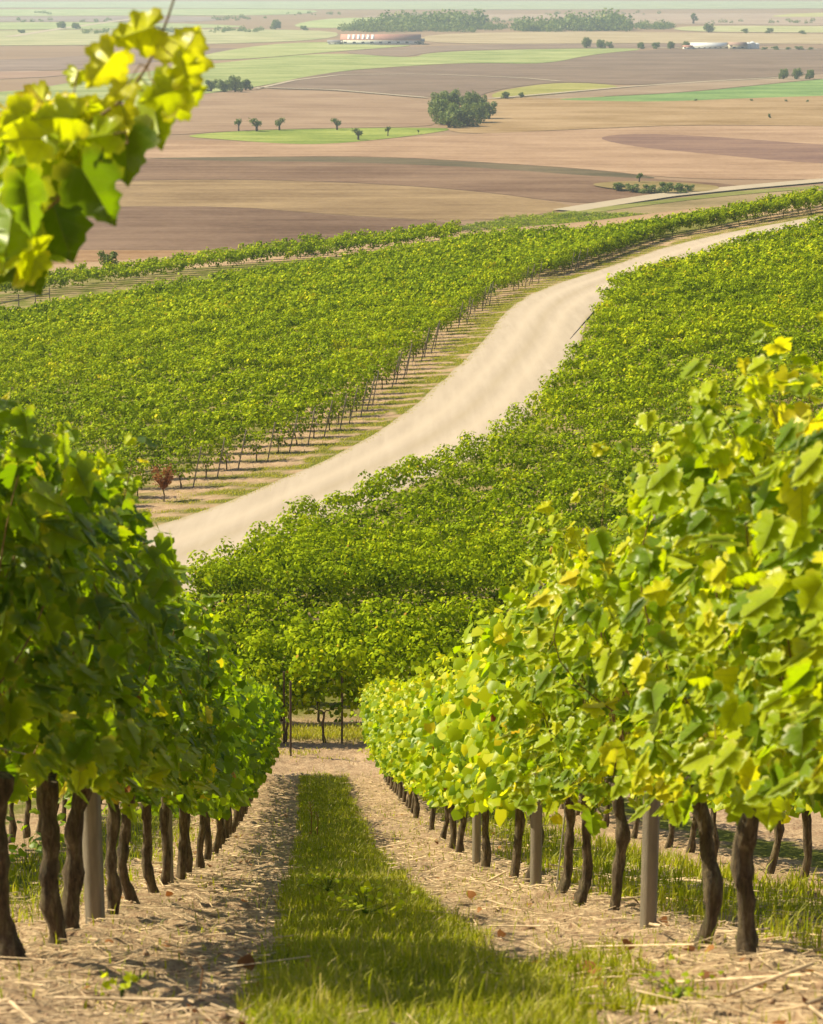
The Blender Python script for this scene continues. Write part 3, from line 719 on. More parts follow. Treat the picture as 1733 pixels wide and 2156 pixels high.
# right row: measured feet first, then regular spacing
right = []
for (bx, by, tx, bend) in [(1595, 2005, 1568, .02), (1475, 1965, 1450, -.035), (1283, 1912, 1300, -.02), (1217, 1882, 1222, -.03), (1175, 1870, 1192, -.03),
                           (1108, 1860, 1122, 0), (1078, 1843, 1092, -.02), (1020, 1830, 1056, .0), (965, 1795, 958, 0), (950, 1780, 956, 0), (928, 1780, 924, 0), (905, 1760, 902, 0), (875, 1735, 880, 0)]:
    Y = row_Y_from_px(bx, by, C_RIGHT); right.append((Y, px_lean(bx, tx, Y), bend))
Y = right[-1][0] + .9
while Y < ROW_END:
    right.append((Y, rng.normal(0, .04), None)); Y += .92
right = [(5.3, 0.02, None)] + right
right.sort(key=lambda q: q[0])
GR = 'vines of the sunlit row right of the grass strip'
for i, (Y, ln, bd) in enumerate(right):
    near_vine(C_RIGHT, Y, f'sunlit vine, {nth(i + 1)} from the near end of the row right of the grass', GR, ln, 0, .037 if Y < 9 else .033, .58, bd,
              1.70 + .11 * math.sin(i * 2.3) + (-.22 if Y < 6 else 0), (.50, .19), i, grapes=1 if 6 < Y < 9 else 0, low=.56)  # raised leaf tint paints sunlight into this row's colour
left = []
for (bx, by, tx, bend) in [(40, 2010, 22, .03), (122, 1985, 118, .01), (155, 1940, 190, .02), (237, 1920, 246, .0), (287, 1890, 289, .045), (325, 1870, 318, .02), (350, 1850, 352, 0), (375, 1840, 372, 0), (390, 1833, 408, .015), (417, 1820, 427, 0), (433, 1800, 440, 0), (447, 1785, 452, 0)]:
    Y = row_Y_from_px(bx, by, C_LEFT); left.append((Y, px_lean(bx, tx, Y), bend))
Y = left[-1][0] + .9
while Y < ROW_END:
    left.append((Y, rng.normal(0, .04), None)); Y += .92
left.sort(key=lambda q: q[0])
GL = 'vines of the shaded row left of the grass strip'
for i, (Y, ln, bd) in enumerate(left):
    near_vine(C_LEFT, Y, f'gnarled vine, {nth(i + 1)} from the near end of the row left of the grass', GL, ln, 0, .040 if Y < 8 else .034, .62, bd,
              1.70 + .07 * math.sin(i * 1.7) - (.12 if Y < 6.3 else 0), (.23, .13), 100 + i, low=.60)  # lowered leaf tint paints shade into this row's colour
# rows behind, seen between the trunks
for (c, y0, y1, lab, grp, sd) in ((C_RIGHT + 2.3, 9.5, 39, 'from the near end of the row behind the sunlit right row', 'vines of the row behind the sunlit right row', 200),
                                  (C_LEFT - 2.3, 7.0, 39, 'from the near end of the row behind the shaded left row', 'vines of the row behind the shaded left row', 300)):
    k = 0; Y = y0
    while Y < y1:
        near_vine(c, Y, f'vine {nth(k + 1)} {lab}', grp, seed=sd + k, lod='mid', top=1.66); k += 1; Y += 1.15 if Y < 26 else 1.6

# concrete and wooden posts of the near rows
def post(name, c_or_xy, Y, h, sx, sy, label, mat, group=None, rz=0.0, lean=(0, 0), notch=True):
    X = float(rowx(c_or_xy, Y)) if not isinstance(c_or_xy, tuple) else c_or_xy[0]
    t = thing(name, (X, Y, float(gz(X, Y)) - .05), label, 'post', group, rz)
    mb = MB()
    mb.tube([(lean[0] * q, lean[1] * q, h * q) for q in (0, .3, .6, .97, 1)], np.array([.5, .5, .5, .5, .44]) * sx * 1.3, 4 if notch else 8, .02)
    b = obj('shaft', mb.mesh('shaft', mat), t)
    if notch:
        hk = MB()
        for z in (.7, 1.1, 1.5):
            hk = MB(); hk.box((sx * .5 + lean[0] * z / h, lean[1] * z / h, z), (.02, .012, .03)); obj('wire_hook', hk.mesh('wire_hook', M_STEEL), t)
    return t
GP = 'grey trellis posts of the near rows'
for i, (bx, by, lab) in enumerate([(1365, 1940, 'thick square grey trellis post standing nearest in the right row'), (1128, 1858, 'square grey trellis post, second nearest in the right row'),
                                   (1003, 1800, 'square grey trellis post, third nearest in the right row'), (813, 1662, 'thin far grey trellis post near the end of the right row')]):
    Y = row_Y_from_px(bx, by, C_RIGHT); post('trellis_post', C_RIGHT, Y, 1.78 if i != 1 else 1.98, .066, .066, lab, M_POST, GP, .5)
Y = row_Y_from_px(200, 1918, C_LEFT); post('trellis_post', C_LEFT, Y, 1.65, .068, .068, 'square grey trellis post beside the leaning trunk in the left row', M_POST, GP, .5)
Y = row_Y_from_px(356, 1855, C_LEFT); post('trellis_post', C_LEFT, Y, 1.65, .05, .05, 'slim grey trellis post farther down the left row', M_POST, GP, .5)

for c, side, y0 in ((C_RIGHT, 'right', 5.0), (C_LEFT, 'left', 4.0)):
    for z, nm in ((.66, 'lowest'), (1.12, 'middle'), (1.58, 'top')):
        Ys = np.linspace(y0, ROW_END, 50); Xs = rowx(c, Ys) + .035
        P0 = np.array([Xs[0], y0, float(gz(Xs[0], y0)) + z])
        t = thing('trellis_wire', P0, f'{nm} thin steel wire strung along the row {side} of the grass strip', 'wire', 'trellis wires of the near rows')
        mb = MB(); mb.tube(np.c_[Xs, Ys, gz(Xs, Ys) + z] - P0, .002, 4); obj('strand', mb.mesh('strand', M_STEEL), t)

for px, py, lab in ((612, 1586, 'thin post leaning before the front crosswise row, left of centre'), (720, 1560, 'thin post behind the front crosswise row, right of centre'), (598, 1560, 'thin post behind the front crosswise row, at its left')):
    x, y = hit(px, py); post('row_post', (x, y), y, 1.6, .036, .036, lab, M_TRUNK, 'thin posts of the crosswise rows', .3, (.02, .0), False)

def stake(p0, p1, label):
    d = np.array(p1) - np.array(p0)
    t = thing('vine_stake', p0, label, 'stake'); mb = MB(); mb.tube([d * q for q in (0, .5, 1)], .005, 6); obj('rod', mb.mesh('rod', M_STEEL), t)
    mb = MB(); mb.tube([d + np.array((0, 0, -.02)), d + np.array((.0, 0, .02))], .008, 6); obj('tip', mb.mesh('tip', M_STEEL), t)
def gp(px, py):
    x, y = hit(px, py); return np.array([x, y, float(gz(x, y))])
p = gp(1172, 1868); stake(p, at(1190, 1710, p[1]), 'thin pale stake leaning against a trunk in the right row')
p = gp(148, 1935); stake(p, at(168, 1725, p[1]), 'thin rod leaning beside a trunk in the left row')

# shoot hanging into the view from a vine just outside the frame
def overhang():
    Y0 = 4.25; X0 = float(rowx(C_LEFT, Y0)) - .05
    base = np.array([X0, Y0, float(gz(X0, Y0))])
    t = thing('grape_vine', base, 'vine at the frame edge with a long leafy shoot arching over the shaded row', 'vine', GL)
    r = np.random.default_rng(77)
    obj('trunk', trunk_mesh(r, 0, .05, .62, .038, 0, 10, arms=False), t)
    specs = [(275, 75, 100, 200, .70), (405, 75, 115, 60, .72), (385, 130, 70, 100, .68), (325, 88, 45, 150, .70), (212, 148, 92, 230, .74), (158, 170, 42, 250, .62), (385, 165, 105, 40, .66),
             (395, 200, 88, 20, .60), (352, 245, 135, -62, .45), (330, 205, 75, 200, .55), (62, 230, 82, 210, .70), (115, 255, 95, 190, .62), (195, 225, 80, 150, .72), (255, 205, 62, 240, .74), (265, 255, 62, -80, .78),
             (285, 335, 120, -75, .10), (208, 415, 135, -62, .05), (130, 475, 165, -72, .04), (45, 440, 125, -100, .12), (52, 580, 105, -70, .03), (62, 350, 95, 200, .40), (100, 320, 80, 170, .66), (140, 335, 78, -30, .50),  # very dark tints here paint shadow onto the hanging leaves
             (190, 290, 95, 190, .46), (225, 330, 70, -80, .5), (45, 300, 90, 190, .62), (75, 400, 90, -120, .40), (25, 500, 110, -95, .25), (160, 260, 70, 120, .55), (235, 280, 60, -10, .68), (90, 420, 66, -80, .6), (20, 370, 90, 180, .45), (30, 250, 80, 200, .66)]
    P = []; N = []; T = []; S = []; tt = []
    for k, (px, py, s, a, ti) in enumerate(specs):
        Yk = 4.05 + .22 * math.sin(k * 2.7)
        aa = R(a); d = np.array([math.cos(aa), .15, math.sin(aa)]); s_m = 1.12 * s * Yk / FPX
        P.append(at(px, py, Yk) - d * s_m * .45); T.append(d); S.append(s_m)
        N.append(np.array([r.normal(0, .35), -.8, r.normal(.3, .3)])); tt.append(ti)
    for k in range(120):
        px = 170 - abs(r.normal(0, 130)); py = r.uniform(220, 560) if px < 90 else r.uniform(210, 330)
        Yk = r.uniform(3.95, 4.6); P.append(at(px, py, Yk)); T.append(np.array([r.normal(0, .5), r.normal(0, .4), -.7])); S.append(r.uniform(.06, .11))
        N.append(np.array([r.normal(-.2, .6), r.normal(-.3, .6), r.uniform(.1, 1)])); tt.append(np.clip(r.normal(.45 + .2 * (py < 280), .16), .05, .84))
    V, F, m = leaves('hi', np.array(P), np.array(N), np.array(T), np.array(S))
    obj('foliage', mesh('foliage', V - base, F, M_LEAF_HI, True, {'tint': np.repeat(tt, m), **leaf_xy(len(V))}), t)
    mb = MB(); allc = []
    for pts in ([(-80, 520, 4.4), (0, 400, 4.3), (90, 300, 4.2), (190, 255, 4.1), (265, 225, 4.05), (320, 130, 4.05), (355, 50, 4.05), (372, -20, 4.05)], [(-80, 560, 4.4), (10, 480, 4.2), (60, 470, 4.1), (125, 420, 4.05)], [(90, 300, 4.2), (180, 330, 4.1), (270, 300, 4.05)]):
        L = smooth_line(resample(np.array([at(*q) for q in pts]), 18), 3); mb.tube(L - base, np.linspace(.0045, .0022, 18), 6)
        allc.append(L)
    allc = np.concatenate(allc)
    for Pk, Tk, Sk in zip(P[:len(specs)], T, S):
        Q = allc[np.argmin(np.linalg.norm(allc - Pk, axis=1))]
        if np.linalg.norm(Q - Pk) < .16: mb.tube(np.array([Pk, (Pk + Q) / 2 - Tk * .01 + np.array((0, 0, .01)), Q]) - base, .0014, 4)
    obj('cane', mb.mesh('cane', M_CANE, True), t)
overhang()

# ------------------------------------------------------------------ middle distance blocks
def clamp_vine(x, y, rz, label, group, lod, sd, trunk=True, s=1.0):
    global n_ind
    z = float(gz(x, y)); sl = round(slope_at(x, y, rz) * 10) / 10
    t = thing('grape_vine', (x, y, z), label, 'vine', group, rz)
    full = 62 < y < 64.5
    key = ('lump', lod, sl, full)
    if key not in shared:
        lw = .12 if full else (.46 if lod == 'mid' else .36)
        shared[key] = [lumpy_mesh('mid' if lod == 'mid' else 'lo', np.random.default_rng(60 + q + int(sl * 10)), sl, 40 if full else (32 if lod == 'mid' else 22), 32 if lod == 'mid' else 23, .092 if lod == 'mid' else .125,
                                  half=.54, top=1.92, low=lw, tint=(.27, .13) if full else (.33, .12), upx=1.0 if full else (.95 if lod == 'mid' else .85)) for q in range(6)]  # darker tint paints a shaded row face, most on the full row
    fm = shared[key]
    f = obj('foliage', fm[sd % 6], t); k = np.random.default_rng(sd).uniform(.93, 1.09); f.scale = (s, (1 if sd % 2 else -1) * s, k * s)
    if trunk: obj('trunk', shared_trunk(('m', sl), sl)[sd % 5], t)
    n_ind += 1
    return t

far_pts = []                                       # (x, y, rz) of the vines beyond the individual ones
# B1: crosswise rows just beyond the dirt path
for k, Yr in enumerate((44.3, 46.8, 49.3, 51.8, 54.0)):
    x = -7.4 - .15 * k; j = 1
    while x < 9.5 + .35 * k:
        y = Yr + .02 * x + .1 * math.sin(x)
        vis = -4.9 - .1 * k < x < 3.6 + .35 * k
        if vis:
            clamp_vine(x, y, 0.02, f'vine {nth(j)} from the left in the {nth(k + 1)} crosswise row beyond the dirt path', 'vines of the crosswise rows beyond the dirt path', 'mid', 11 * k + j); j += 1
        else: far_pts.append((x, y, .02))
        x += .92 + .1 * math.sin(x * 5)
# B2: slope between the crosswise rows and the gravel road
B2_POLY = np.concatenate([B2_EDGE, [[62, 238], [40, 150], [22, 62.2]]])
k = 0; b2_ind = []
for Yr in np.arange(63.0, 232, 2.05):
    xs = np.arange(-20, 60, 1.14) + rng.uniform(-.3, .3)
    ys = Yr + .12 * np.sin(xs * .7) + .02 * xs + rng.normal(0, .05, len(xs))
    m = inside(B2_POLY, xs, ys) & (xs < .215 * ys + 3.0)
    k += 1
    for x, y in zip(xs[m], ys[m]):
        if Yr < 72 and -9 < x < 7.5: b2_ind.append((x, y, k))
        else: far_pts.append((x, y, .02))
for i, (x, y, k) in enumerate(b2_ind):
    clamp_vine(x, y, .02, f'vine in the {nth(k)} row of the slope behind the crosswise rows, below the gravel road', f'{nth(k)} row of the slope below the gravel road', 'mid', 400 + i, trunk=False, s=1.0)
# L1: block left of the road, its rows end at the verge
DEADP = hit(345, 1056)
D1 = np.array([-.94, .342]); RZ1 = math.atan2(D1[1], D1[0]); N1 = np.array([.342, .94])
ends = []
for pr in np.arange(60, 300, 2.05):
    s = np.arange(-90, 140, .25); X = N1[0] * pr + D1[0] * s; Yv = N1[1] * pr + D1[1] * s
    m = inside(L1_POLY, X, Yv)
    if not m.any(): continue
    s0 = s[m].min() + .1
    s_all = np.arange(s0, s[m].max(), 1.16)
    X = N1[0] * pr + D1[0] * s_all + rng.normal(0, .05, len(s_all)); Yv = N1[1] * pr + D1[1] * s_all + rng.normal(0, .06, len(s_all))
    ok = inside(L1_POLY, X, Yv); ok[:2] = True
    ok &= np.abs(X) < .205 * Yv + 6
    first = True
    for x, y, o in zip(X, Yv, ok):
        if not o or math.hypot(x - DEADP[0], y - DEADP[1]) < 1.5: continue
        if first and dist_line(ENDL, np.array(x), np.array(y)) < 4: ends.append((x, y)); first = False
        else: far_pts.append((x, y, RZ1)); first = False
vl = smooth_line(resample(ENDL, 260), 6); vt = np.gradient(vl, axis=0); vt /= np.linalg.norm(vt, axis=1)[:, None]; vn = np.stack([-vt[:, 1], vt[:, 0]], 1)
for off in (.9, 2.8, 4.7):                          # towards the far right the rows swing round to follow the road
    q = resample((vl + vn * off)[vl[:, 0] > 13], 95)
    far_pts += [(x + rng.normal(0, .08), y + rng.normal(0, .08), math.atan2(1, 2)) for x, y in q if x < 56]
ends = [e for e in ends if to_px((e[0], e[1], float(gz(*e))))[0] < 1760]
ends.sort(key=lambda e: e[1])
GE = 'row-end vines along the verge of the gravel road'
for i, (x, y) in enumerate(ends):
    if i < 96: clamp_vine(x, y, RZ1, f'row-end vine, {nth(i + 1)} along the gravel road from the dead vine', GE, 'lo', 700 + i)
    else: far_pts.append((x, y, RZ1))
# L2 strip and small plot L3
for pr in np.arange(150, 320, 2.0):
    s = np.arange(-80, 140, 1.1); X = N1[0] * pr + D1[0] * s; Yv = N1[1] * pr + D1[1] * s
    m = inside(L2_POLY, X, Yv)
    far_pts += [(x, y, RZ1) for x, y in zip(X[m], Yv[m])]
y0, y1 = L3_POLY[:, 1].min(), L3_POLY[:, 1].max()
for Yr in np.arange(y0, y1, 2.6):
    X = np.arange(-20, 140, 1.3) + rng.uniform(-.4, .4); Yv = np.full(len(X), Yr) + rng.normal(0, .1, len(X))
    m = inside(L3_POLY, X, Yv); far_pts += [(x, y, 9.0) for x, y in zip(X[m], Yv[m])]

def build_far_vines():
    vs = {}
    for lod, (nl, per, size, nv) in {'a': (19, 23, .125, 9), 'b': (16, 19, .155, 9), 'c': (13, 13, .23, 7)}.items():
        vs[lod] = [lumpy('lo', np.random.default_rng(4000 + i + 31 * ord(lod)), 0.0, nl, per, size, half=.56, top=1.93, low=.45, tint=(.36, .12)) + (None,) for i in range(nv)]
    Vs, Fs, Ts = [], [], []; n0 = 0
    r = np.random.default_rng(8)
    for (x, y, rz) in far_pts:
        lod = 'a' if y < 105 else ('b' if y < 165 else 'c')
        V, F, t, _ = vs[lod][r.integers(len(vs[lod]))]
        if rz > 8: rz = 0
        V = V.copy(); sc = r.uniform(.82, 1.16); V[:, 1] *= r.choice([-1, 1]); V[:, 2] *= sc * (1.0 + .12 * (vnoise(x * .25, y * .25, 3) - .5)); V[:, 0] *= r.choice([-1, 1])
        c, s = math.cos(rz), math.sin(rz)
        W = np.stack([x + V[:, 0] * c - V[:, 1] * s, y + V[:, 0] * s + V[:, 1] * c, V[:, 2]], 1)
        e = .5; gx = float(gz(x + e, y) - gz(x - e, y)); gy = float(gz(x, y + e) - gz(x, y - e))
        W[:, 2] += float(gz(x, y)) + gx * (W[:, 0] - x) + gy * (W[:, 1] - y)
        Vs.append(W); Fs.append(F[0] + n0); n0 += len(V)
        patch = .34 * (fbm(np.array(x * .09), np.array(y * .06), 40) - .5) + r.normal(0, .05)
        if r.random() < .02: patch += .25
        Ts.append(np.clip(t + patch, 0, .98))
    print('far vines', len(far_pts), 'individual vines', n_ind, 'verts', n0)
    o = obj('vineyard', mesh('vineyard', np.concatenate(Vs), [np.concatenate(Fs)], M_LEAF_FAR, False, {'tint': np.concatenate(Ts)}))
    tag(o, 'dense green vine rows covering the slopes on both sides of the gravel road', 'vineyard', kind='stuff')
build_far_vines()

# leaning end posts of the left block
for i, (x, y) in enumerate(ends):
    if i < 3 or y > 205 or (i % 4 == 3 and i > 20): continue
    lean = (.42 + .1 * math.sin(i * 3.1), .0)
    X, Yv = x + .55, y - .15
    lab = f'leaning row-end post, {nth(i + 1)} along the gravel road from the dead vine'
    t = thing('trellis_end_post', (X - lean[0] * .0, Yv, float(gz(X, Yv)) - .05), lab, 'post', 'leaning end posts of vine rows beside the gravel road')
    mb = MB(); mb.tube([(lean[0] * q, .05 * q, 1.95 * q) for q in (0, .5, 1)], .035, 6, .05); obj('shaft', mb.mesh('shaft', M_POST), t)
    mb = MB(); mb.tube([(lean[0] * .8, .04, 1.56), (.8, 0, .06)], .008, 4); obj('anchor_wire', mb.mesh('anchor_wire', M_STEEL), t)

# dead brown vine at the near corner of the left block
def dead_vine():
    p = gp(345, 1056); r = np.random.default_rng(3)
    t = thing('dead_vine', p, 'dead rust brown vine at the near corner beside the gravel road', 'vine')
    mb = MB(); mb.tube([(0, 0, -.05), (.03, 0, .3), (-.02, 0, .6), (.05, 0, .8)], [.04, .032, .03, .028], 7, .1)
    obj('trunk', mb.mesh('trunk', M_BARK), t)
    mb = MB(); P = []
    for k in range(40):
        a = r.uniform(0, 6.28); w = r.uniform(.2, .75); h = r.uniform(1.1, 1.75)
        L = [(0, 0, .55), (math.cos(a) * w * .6, math.sin(a) * w * .4, .55 + (h - .55) * .5), (math.cos(a) * w, math.sin(a) * w * .6, h)]
        mb.tube(L, [.012, .009, .005], 4, 0, False)
        for q in range(8):
            f = r.uniform(.2, 1); P.append([math.cos(a) * w * f + r.normal(0, .05), math.sin(a) * w * .6 * f, .55 + (h - .55) * f + r.normal(0, .05)])
    obj('branch', mb.mesh('branch', simple('rusty_twig', (.34, .13, .05), .8, 8, .3)), t)
    P = np.array(P); V, F, m = leaves('lo', P, r.normal(0, 1, P.shape), r.normal(0, 1, P.shape) + np.array((0, 0, -1)), r.uniform(.08, .15, len(P)))
    obj('foliage', mesh('foliage', V, F, M_DRYLEAF, False, {'tint': np.repeat(r.random(len(P)), m)}), t)
dead_vine()

# low dark rail on the far side of the road, and the little fence at the far left
a, b = gp(1200, 716), gp(1252, 655)
t = thing('drain_pipe', a, 'thin dark pipe lying along the right edge of the gravel road', 'pipe')
L = resample(np.array([a, b]), 14); L[:, 2] = [float(gz(x, y)) for x, y in L[:, :2]]
mb = MB(); mb.tube(L - a + np.array((0, 0, .03)), .04, 7); obj('body', mb.mesh('body', M_DARKRAIL), t)
for q in (2, 7, 12):
    mb = MB(); mb.tube([L[q] - a + np.array((0, 0, .03)), L[q] - a + (L[q + 1] - L[q]) * .1 + np.array((0, 0, .03))], .055, 7); obj('collar', mb.mesh('collar', M_DARKRAIL), t)
fa = gp(-60, 672)
t = thing('wooden_fence', fa, 'low grey rail fence at the far left end of the vineyard', 'fence')
fp = [gp(x, y) for x, y in ((-60, 672), (-10, 662), (40, 652), (75, 644), (105, 638))]
mb = MB(); mb.tube(np.array(fp) - fa + np.array((0, 0, .95)), .06, 5); obj('rail', mb.mesh('rail', M_POST), t)
for q in fp:
    mb = MB(); mb.tube([q - fa + np.array((0, 0, -.1)), q - fa + np.array((0, 0, 1.5))], .06, 6); obj('fence_post', mb.mesh('fence_post', M_POST), t)

# ------------------------------------------------------------------ grass, straw, litter
def ground_near(X, Y):
    c = X - MROW * Y
    strip = sstep(-.32, .02, c) * (1 - sstep(.40, 1.0, c)); edge = (fbm(X * 2.2, Y * 1.4, 5) - .5) * 1.1
    strip = np.clip(sstep(.32, .68, strip + edge * .5), 0, 1) * (1 - sstep(38.7, 40, Y + edge * 2))
    rough = (fbm(X * 4, Y * 4, 1, 4) - .5) * .10 + (fbm(X * 16, Y * 16, 9, 2) - .5) * .06
    berm = .05 * (np.exp(-((c - C_LEFT) / .3) ** 2) + np.exp(-((c - C_RIGHT) / .3) ** 2)) - .085
    return gz(X, Y) + rough * (1 - .6 * strip) + berm, strip
def blades(X, Y, Z, h, w, tint, r, lean=.45):
    n = len(X); az = r.uniform(0, 2 * np.pi, n); ln = np.abs(r.normal(lean, .25, n))
    d = np.stack([np.cos(az), np.sin(az), np.zeros(n)], 1); s = np.stack([-np.sin(az), np.cos(az), np.zeros(n)], 1)
    b = np.stack([X, Y, Z - .01], 1); up = np.array([0, 0, 1.0])
    m = b + up * (h * .6)[:, None] + d * (h * ln * .35)[:, None]; t = b + up * (h * (1 - .25 * ln))[:, None] + d * (h * ln)[:, None]
    V = np.stack([b - s * w[:, None] / 2, b + s * w[:, None] / 2, m + s * w[:, None] * .4, m - s * w[:, None] * .4, t], 1).reshape(-1, 3)
    i = np.arange(n) * 5
    return V, [np.stack([i, i + 1, i + 2, i + 3], 1), np.stack([i + 3, i + 2, i + 4], 1)], np.repeat(tint, 5)
def grass():
    r = np.random.default_rng(21); Vs, Q, Tr, Ti = [], [], [], []; n0 = 0
    def put(V, F, t):
        nonlocal n0
        Vs.append(V); Q.append(F[0] + n0); Tr.append(F[1] + n0); Ti.append(t); n0 += len(V)
    for (y0, y1, dens, w) in ((3.9, 8, 5200, .0042), (8, 14, 3600, .0055), (14, 24, 2200, .008), (24, 40, 1300, .012)):
        n = int((y1 - y0) * 2.05 * dens); Y = r.uniform(y0, y1, n); c = r.uniform(-.6, 1.45, n); X = c + MROW * Y
        Z, st = ground_near(X, Y); cl = fbm(X * 3.5, Y * 3.5, 77)
        k = r.random(n) < np.clip(st * 1.1 - .05 + .015, .012, 1) * np.clip(.35 + 1.3 * cl, 0, 1)
        X, Y, Z, cl = X[k], Y[k], Z[k], cl[k]
        h = (.022 + .10 * cl ** 1.5) * r.uniform(.45, 1.35, len(X)); h = np.where(r.random(len(X)) < .012, h * 2.4, h); t = np.clip(r.normal(.44, .17, len(X)) + .45 * (fbm(X * 2.2, Y * 1.6, 51) - .5), 0, .8)
        t = np.where(r.random(len(X)) < .12, r.uniform(.8, 1, len(X)), t)
        put(*blades(X, Y, Z, h, np.full(len(X), w), t, r))
    for (c0, c1, y0, y1, n, hh) in ((1.75, 3.3, 6, 39, 26000, .13), (-2.9, -1.25, 6, 30, 12000, .12), (.5, 1.08, 4, 7.6, 9000, .06), (.9, 1.9, 4, 30, 3500, .05), (-1.3, -.3, 5, 30, 2500, .05)):
        Y = y0 + (y1 - y0) * r.random(n) ** 1.6; c = r.uniform(c0, c1, n); X = c + MROW * Y; Z, st = ground_near(X, Y)
        cl = fbm(X * 2.5, Y * 2.5, 177); k = r.random(n) < sstep(.42, .6, cl); X, Y, Z = X[k], Y[k], Z[k]
        put(*blades(X, Y, Z, hh * r.uniform(.4, 1.4, len(X)), np.where(Y < 12, .006, .011), np.clip(r.normal(.42, .18, len(X)), 0, 1), r))
    # strip in front of the crosswise rows and tufts on the path
    n = 16000; X = r.uniform(-7, 6, n); Y = r.normal(45.1, .55, n); Z = gz(X, Y); put(*blades(X, Y, Z, r.uniform(.04, .13, n), np.full(n, .016), np.clip(r.normal(.7, .12, n), 0, 1), r))
    n = 4200; X = r.uniform(-6, 5, n); Y = r.normal(42.1, .45, n); k = fbm(X * 1.3, Y * 1.3, 3) > .54; X, Y = X[k], Y[k]; put(*blades(X, Y, gz(X, Y), r.uniform(.03, .09, len(X)), np.full(len(X), .014), np.clip(r.normal(.65, .15, len(X)), 0, 1), r))
    # road verge
    n = 90000; q = r.integers(0, len(ROAD_L), n); d = np.abs(r.normal(0, 1.7, n)) + .05; base = ROAD_L[q] + r.normal(0, .5, (n, 2)) - _nr[q] * d[:, None]
    X, Y = base[:, 0], base[:, 1]; rowp = .5 + .5 * np.cos(2 * np.pi * (X * .342 + Y * .94) / 1.9)
    k = (fbm(X * .9, Y * .9, 21) * .75 + rowp * .28 > .50) & (dist_line(ROAD_L, X, Y) > .15)
    X, Y = X[k], Y[k]; nn = len(X)
    put(*blades(X, Y, gz(X, Y) + .01, r.uniform(.03, .11, nn), np.full(nn, .03), np.clip(r.normal(.74, .13, nn), 0, 1), r))
    o = obj('grass', mesh('grass', np.concatenate(Vs), [np.concatenate(Q), np.concatenate(Tr)], M_GRASS, False, {'tint': np.concatenate(Ti)}))
    tag(o, 'short mown grass strip between the two near vine rows and along the verges', 'grass', kind='stuff')
grass()

def straw():
    r = np.random.default_rng(31); n = 15000
    Y = 3.9 + 34 * r.random(n) ** 2.2; side = r.random(n)
    c = np.where(side < .42, r.uniform(-1.9, -.1, n), np.where(side < .95, r.uniform(.7, 2.9, n), r.uniform(-.1, .7, n))); X = c + MROW * Y
    Z, st = ground_near(X, Y)
    k = r.random(n) < 1 - .85 * st; X, Y, Z = X[k], Y[k], Z[k]; n = len(X)
    az = r.normal(0, .9, n); L = r.gamma(2.0, .045, n) + .02; w = r.uniform(.002, .0055, n) * (1 + .8 * (Y > 12)); big = r.random(n) < .012; L = np.where(big, L * 2.0, L); w = np.where(big, w * 2.4, w); tl = r.normal(0, .16, n)
    d = np.stack([np.cos(az) * np.cos(tl), np.sin(az) * np.cos(tl), np.sin(tl) - .35 * np.sin(az)], 1); s = np.stack([-np.sin(az), np.cos(az), np.full(n, -.35)], 1); u = np.array([0, 0, 1.0])
    p = np.stack([X, Y, Z + w + .004 + np.abs(r.normal(0, .008, n))], 1); a = p - d * L[:, None] / 2; b = p + d * L[:, None] / 2
    V = np.stack([q + o_ * w[:, None] for q in (a, b) for o_ in (s * .5, u[None] * .8, -s * .5)], 1).reshape(-1, 3)
    i = np.arange(n) * 6
    F = np.concatenate([np.stack([i + j, i + (j + 1) % 3, i + 3 + (j + 1) % 3, i + 3 + j], 1) for j in range(3)])
    tag(obj('straw', mesh('straw', V, [F], M_STRAW)), 'dry straw and cut twigs scattered over the soil under the vines', 'straw', kind='stuff')
    n = 260; Y = 4 + 24 * r.random(n) ** 2; c = np.where(r.random(n) < .5, r.uniform(-1.6, .1, n), r.uniform(.7, 2.4, n)); X = c + MROW * Y; Z, _ = ground_near(X, Y)
    N = r.normal(0, .5, (n, 3)) + np.array((0, 0, 1)); V, F, m = leaves('mid', np.stack([X, Y, Z + .02], 1), N, r.normal(0, 1, (n, 3)), r.uniform(.02, .06, n))
    tag(obj('leaf_litter', mesh('leaf_litter', V, F, M_DRYLEAF, True, {'tint': np.repeat(r.random(n), m)})), 'fallen brown vine leaves lying on the soil', 'leaf litter', kind='stuff')
    # clods
    V0 = np.array([[0, 0, .7], [.6, 0, .1], [.2, .55, .15], [-.5, .35, .1], [-.5, -.35, .12], [.2, -.55, .1], [0, 0, -.3]]); F0 = np.array([[0, 1, 2], [0, 2, 3], [0, 3, 4], [0, 4, 5], [0, 5, 1], [6, 2, 1], [6, 3, 2], [6, 4, 3], [6, 5, 4], [6, 1, 5]])
    n = 2600; Y = 4 + 34 * r.random(n) ** 1.8; c = np.where(r.random(n) < .5, r.uniform(-1.9, 0, n), r.uniform(.75, 2.9, n)); X = c + MROW * Y; Z, _ = ground_near(X, Y)
    s = r.gamma(2, .0055, n) + .005; a = r.uniform(0, 6.28, n)
    J = V0[None] * (1 + r.normal(0, .25, (n, 7, 3))); ca, sa = np.cos(a)[:, None], np.sin(a)[:, None]
    J = np.stack([J[..., 0] * ca - J[..., 1] * sa, J[..., 0] * sa + J[..., 1] * ca, J[..., 2]], 2) * s[:, None, None] + np.stack([X, Y, Z], 1)[:, None]
    F = (F0[None] + (np.arange(n) * 7)[:, None, None]).reshape(-1, 3)
    tag(obj('soil_clods', mesh('soil_clods', J.reshape(-1, 3), [F], simple('soil_clod', (.30, .195, .12), .95, 30, .35))), 'crumbly brown soil clods between the straw', 'soil clods', kind='stuff')
straw()

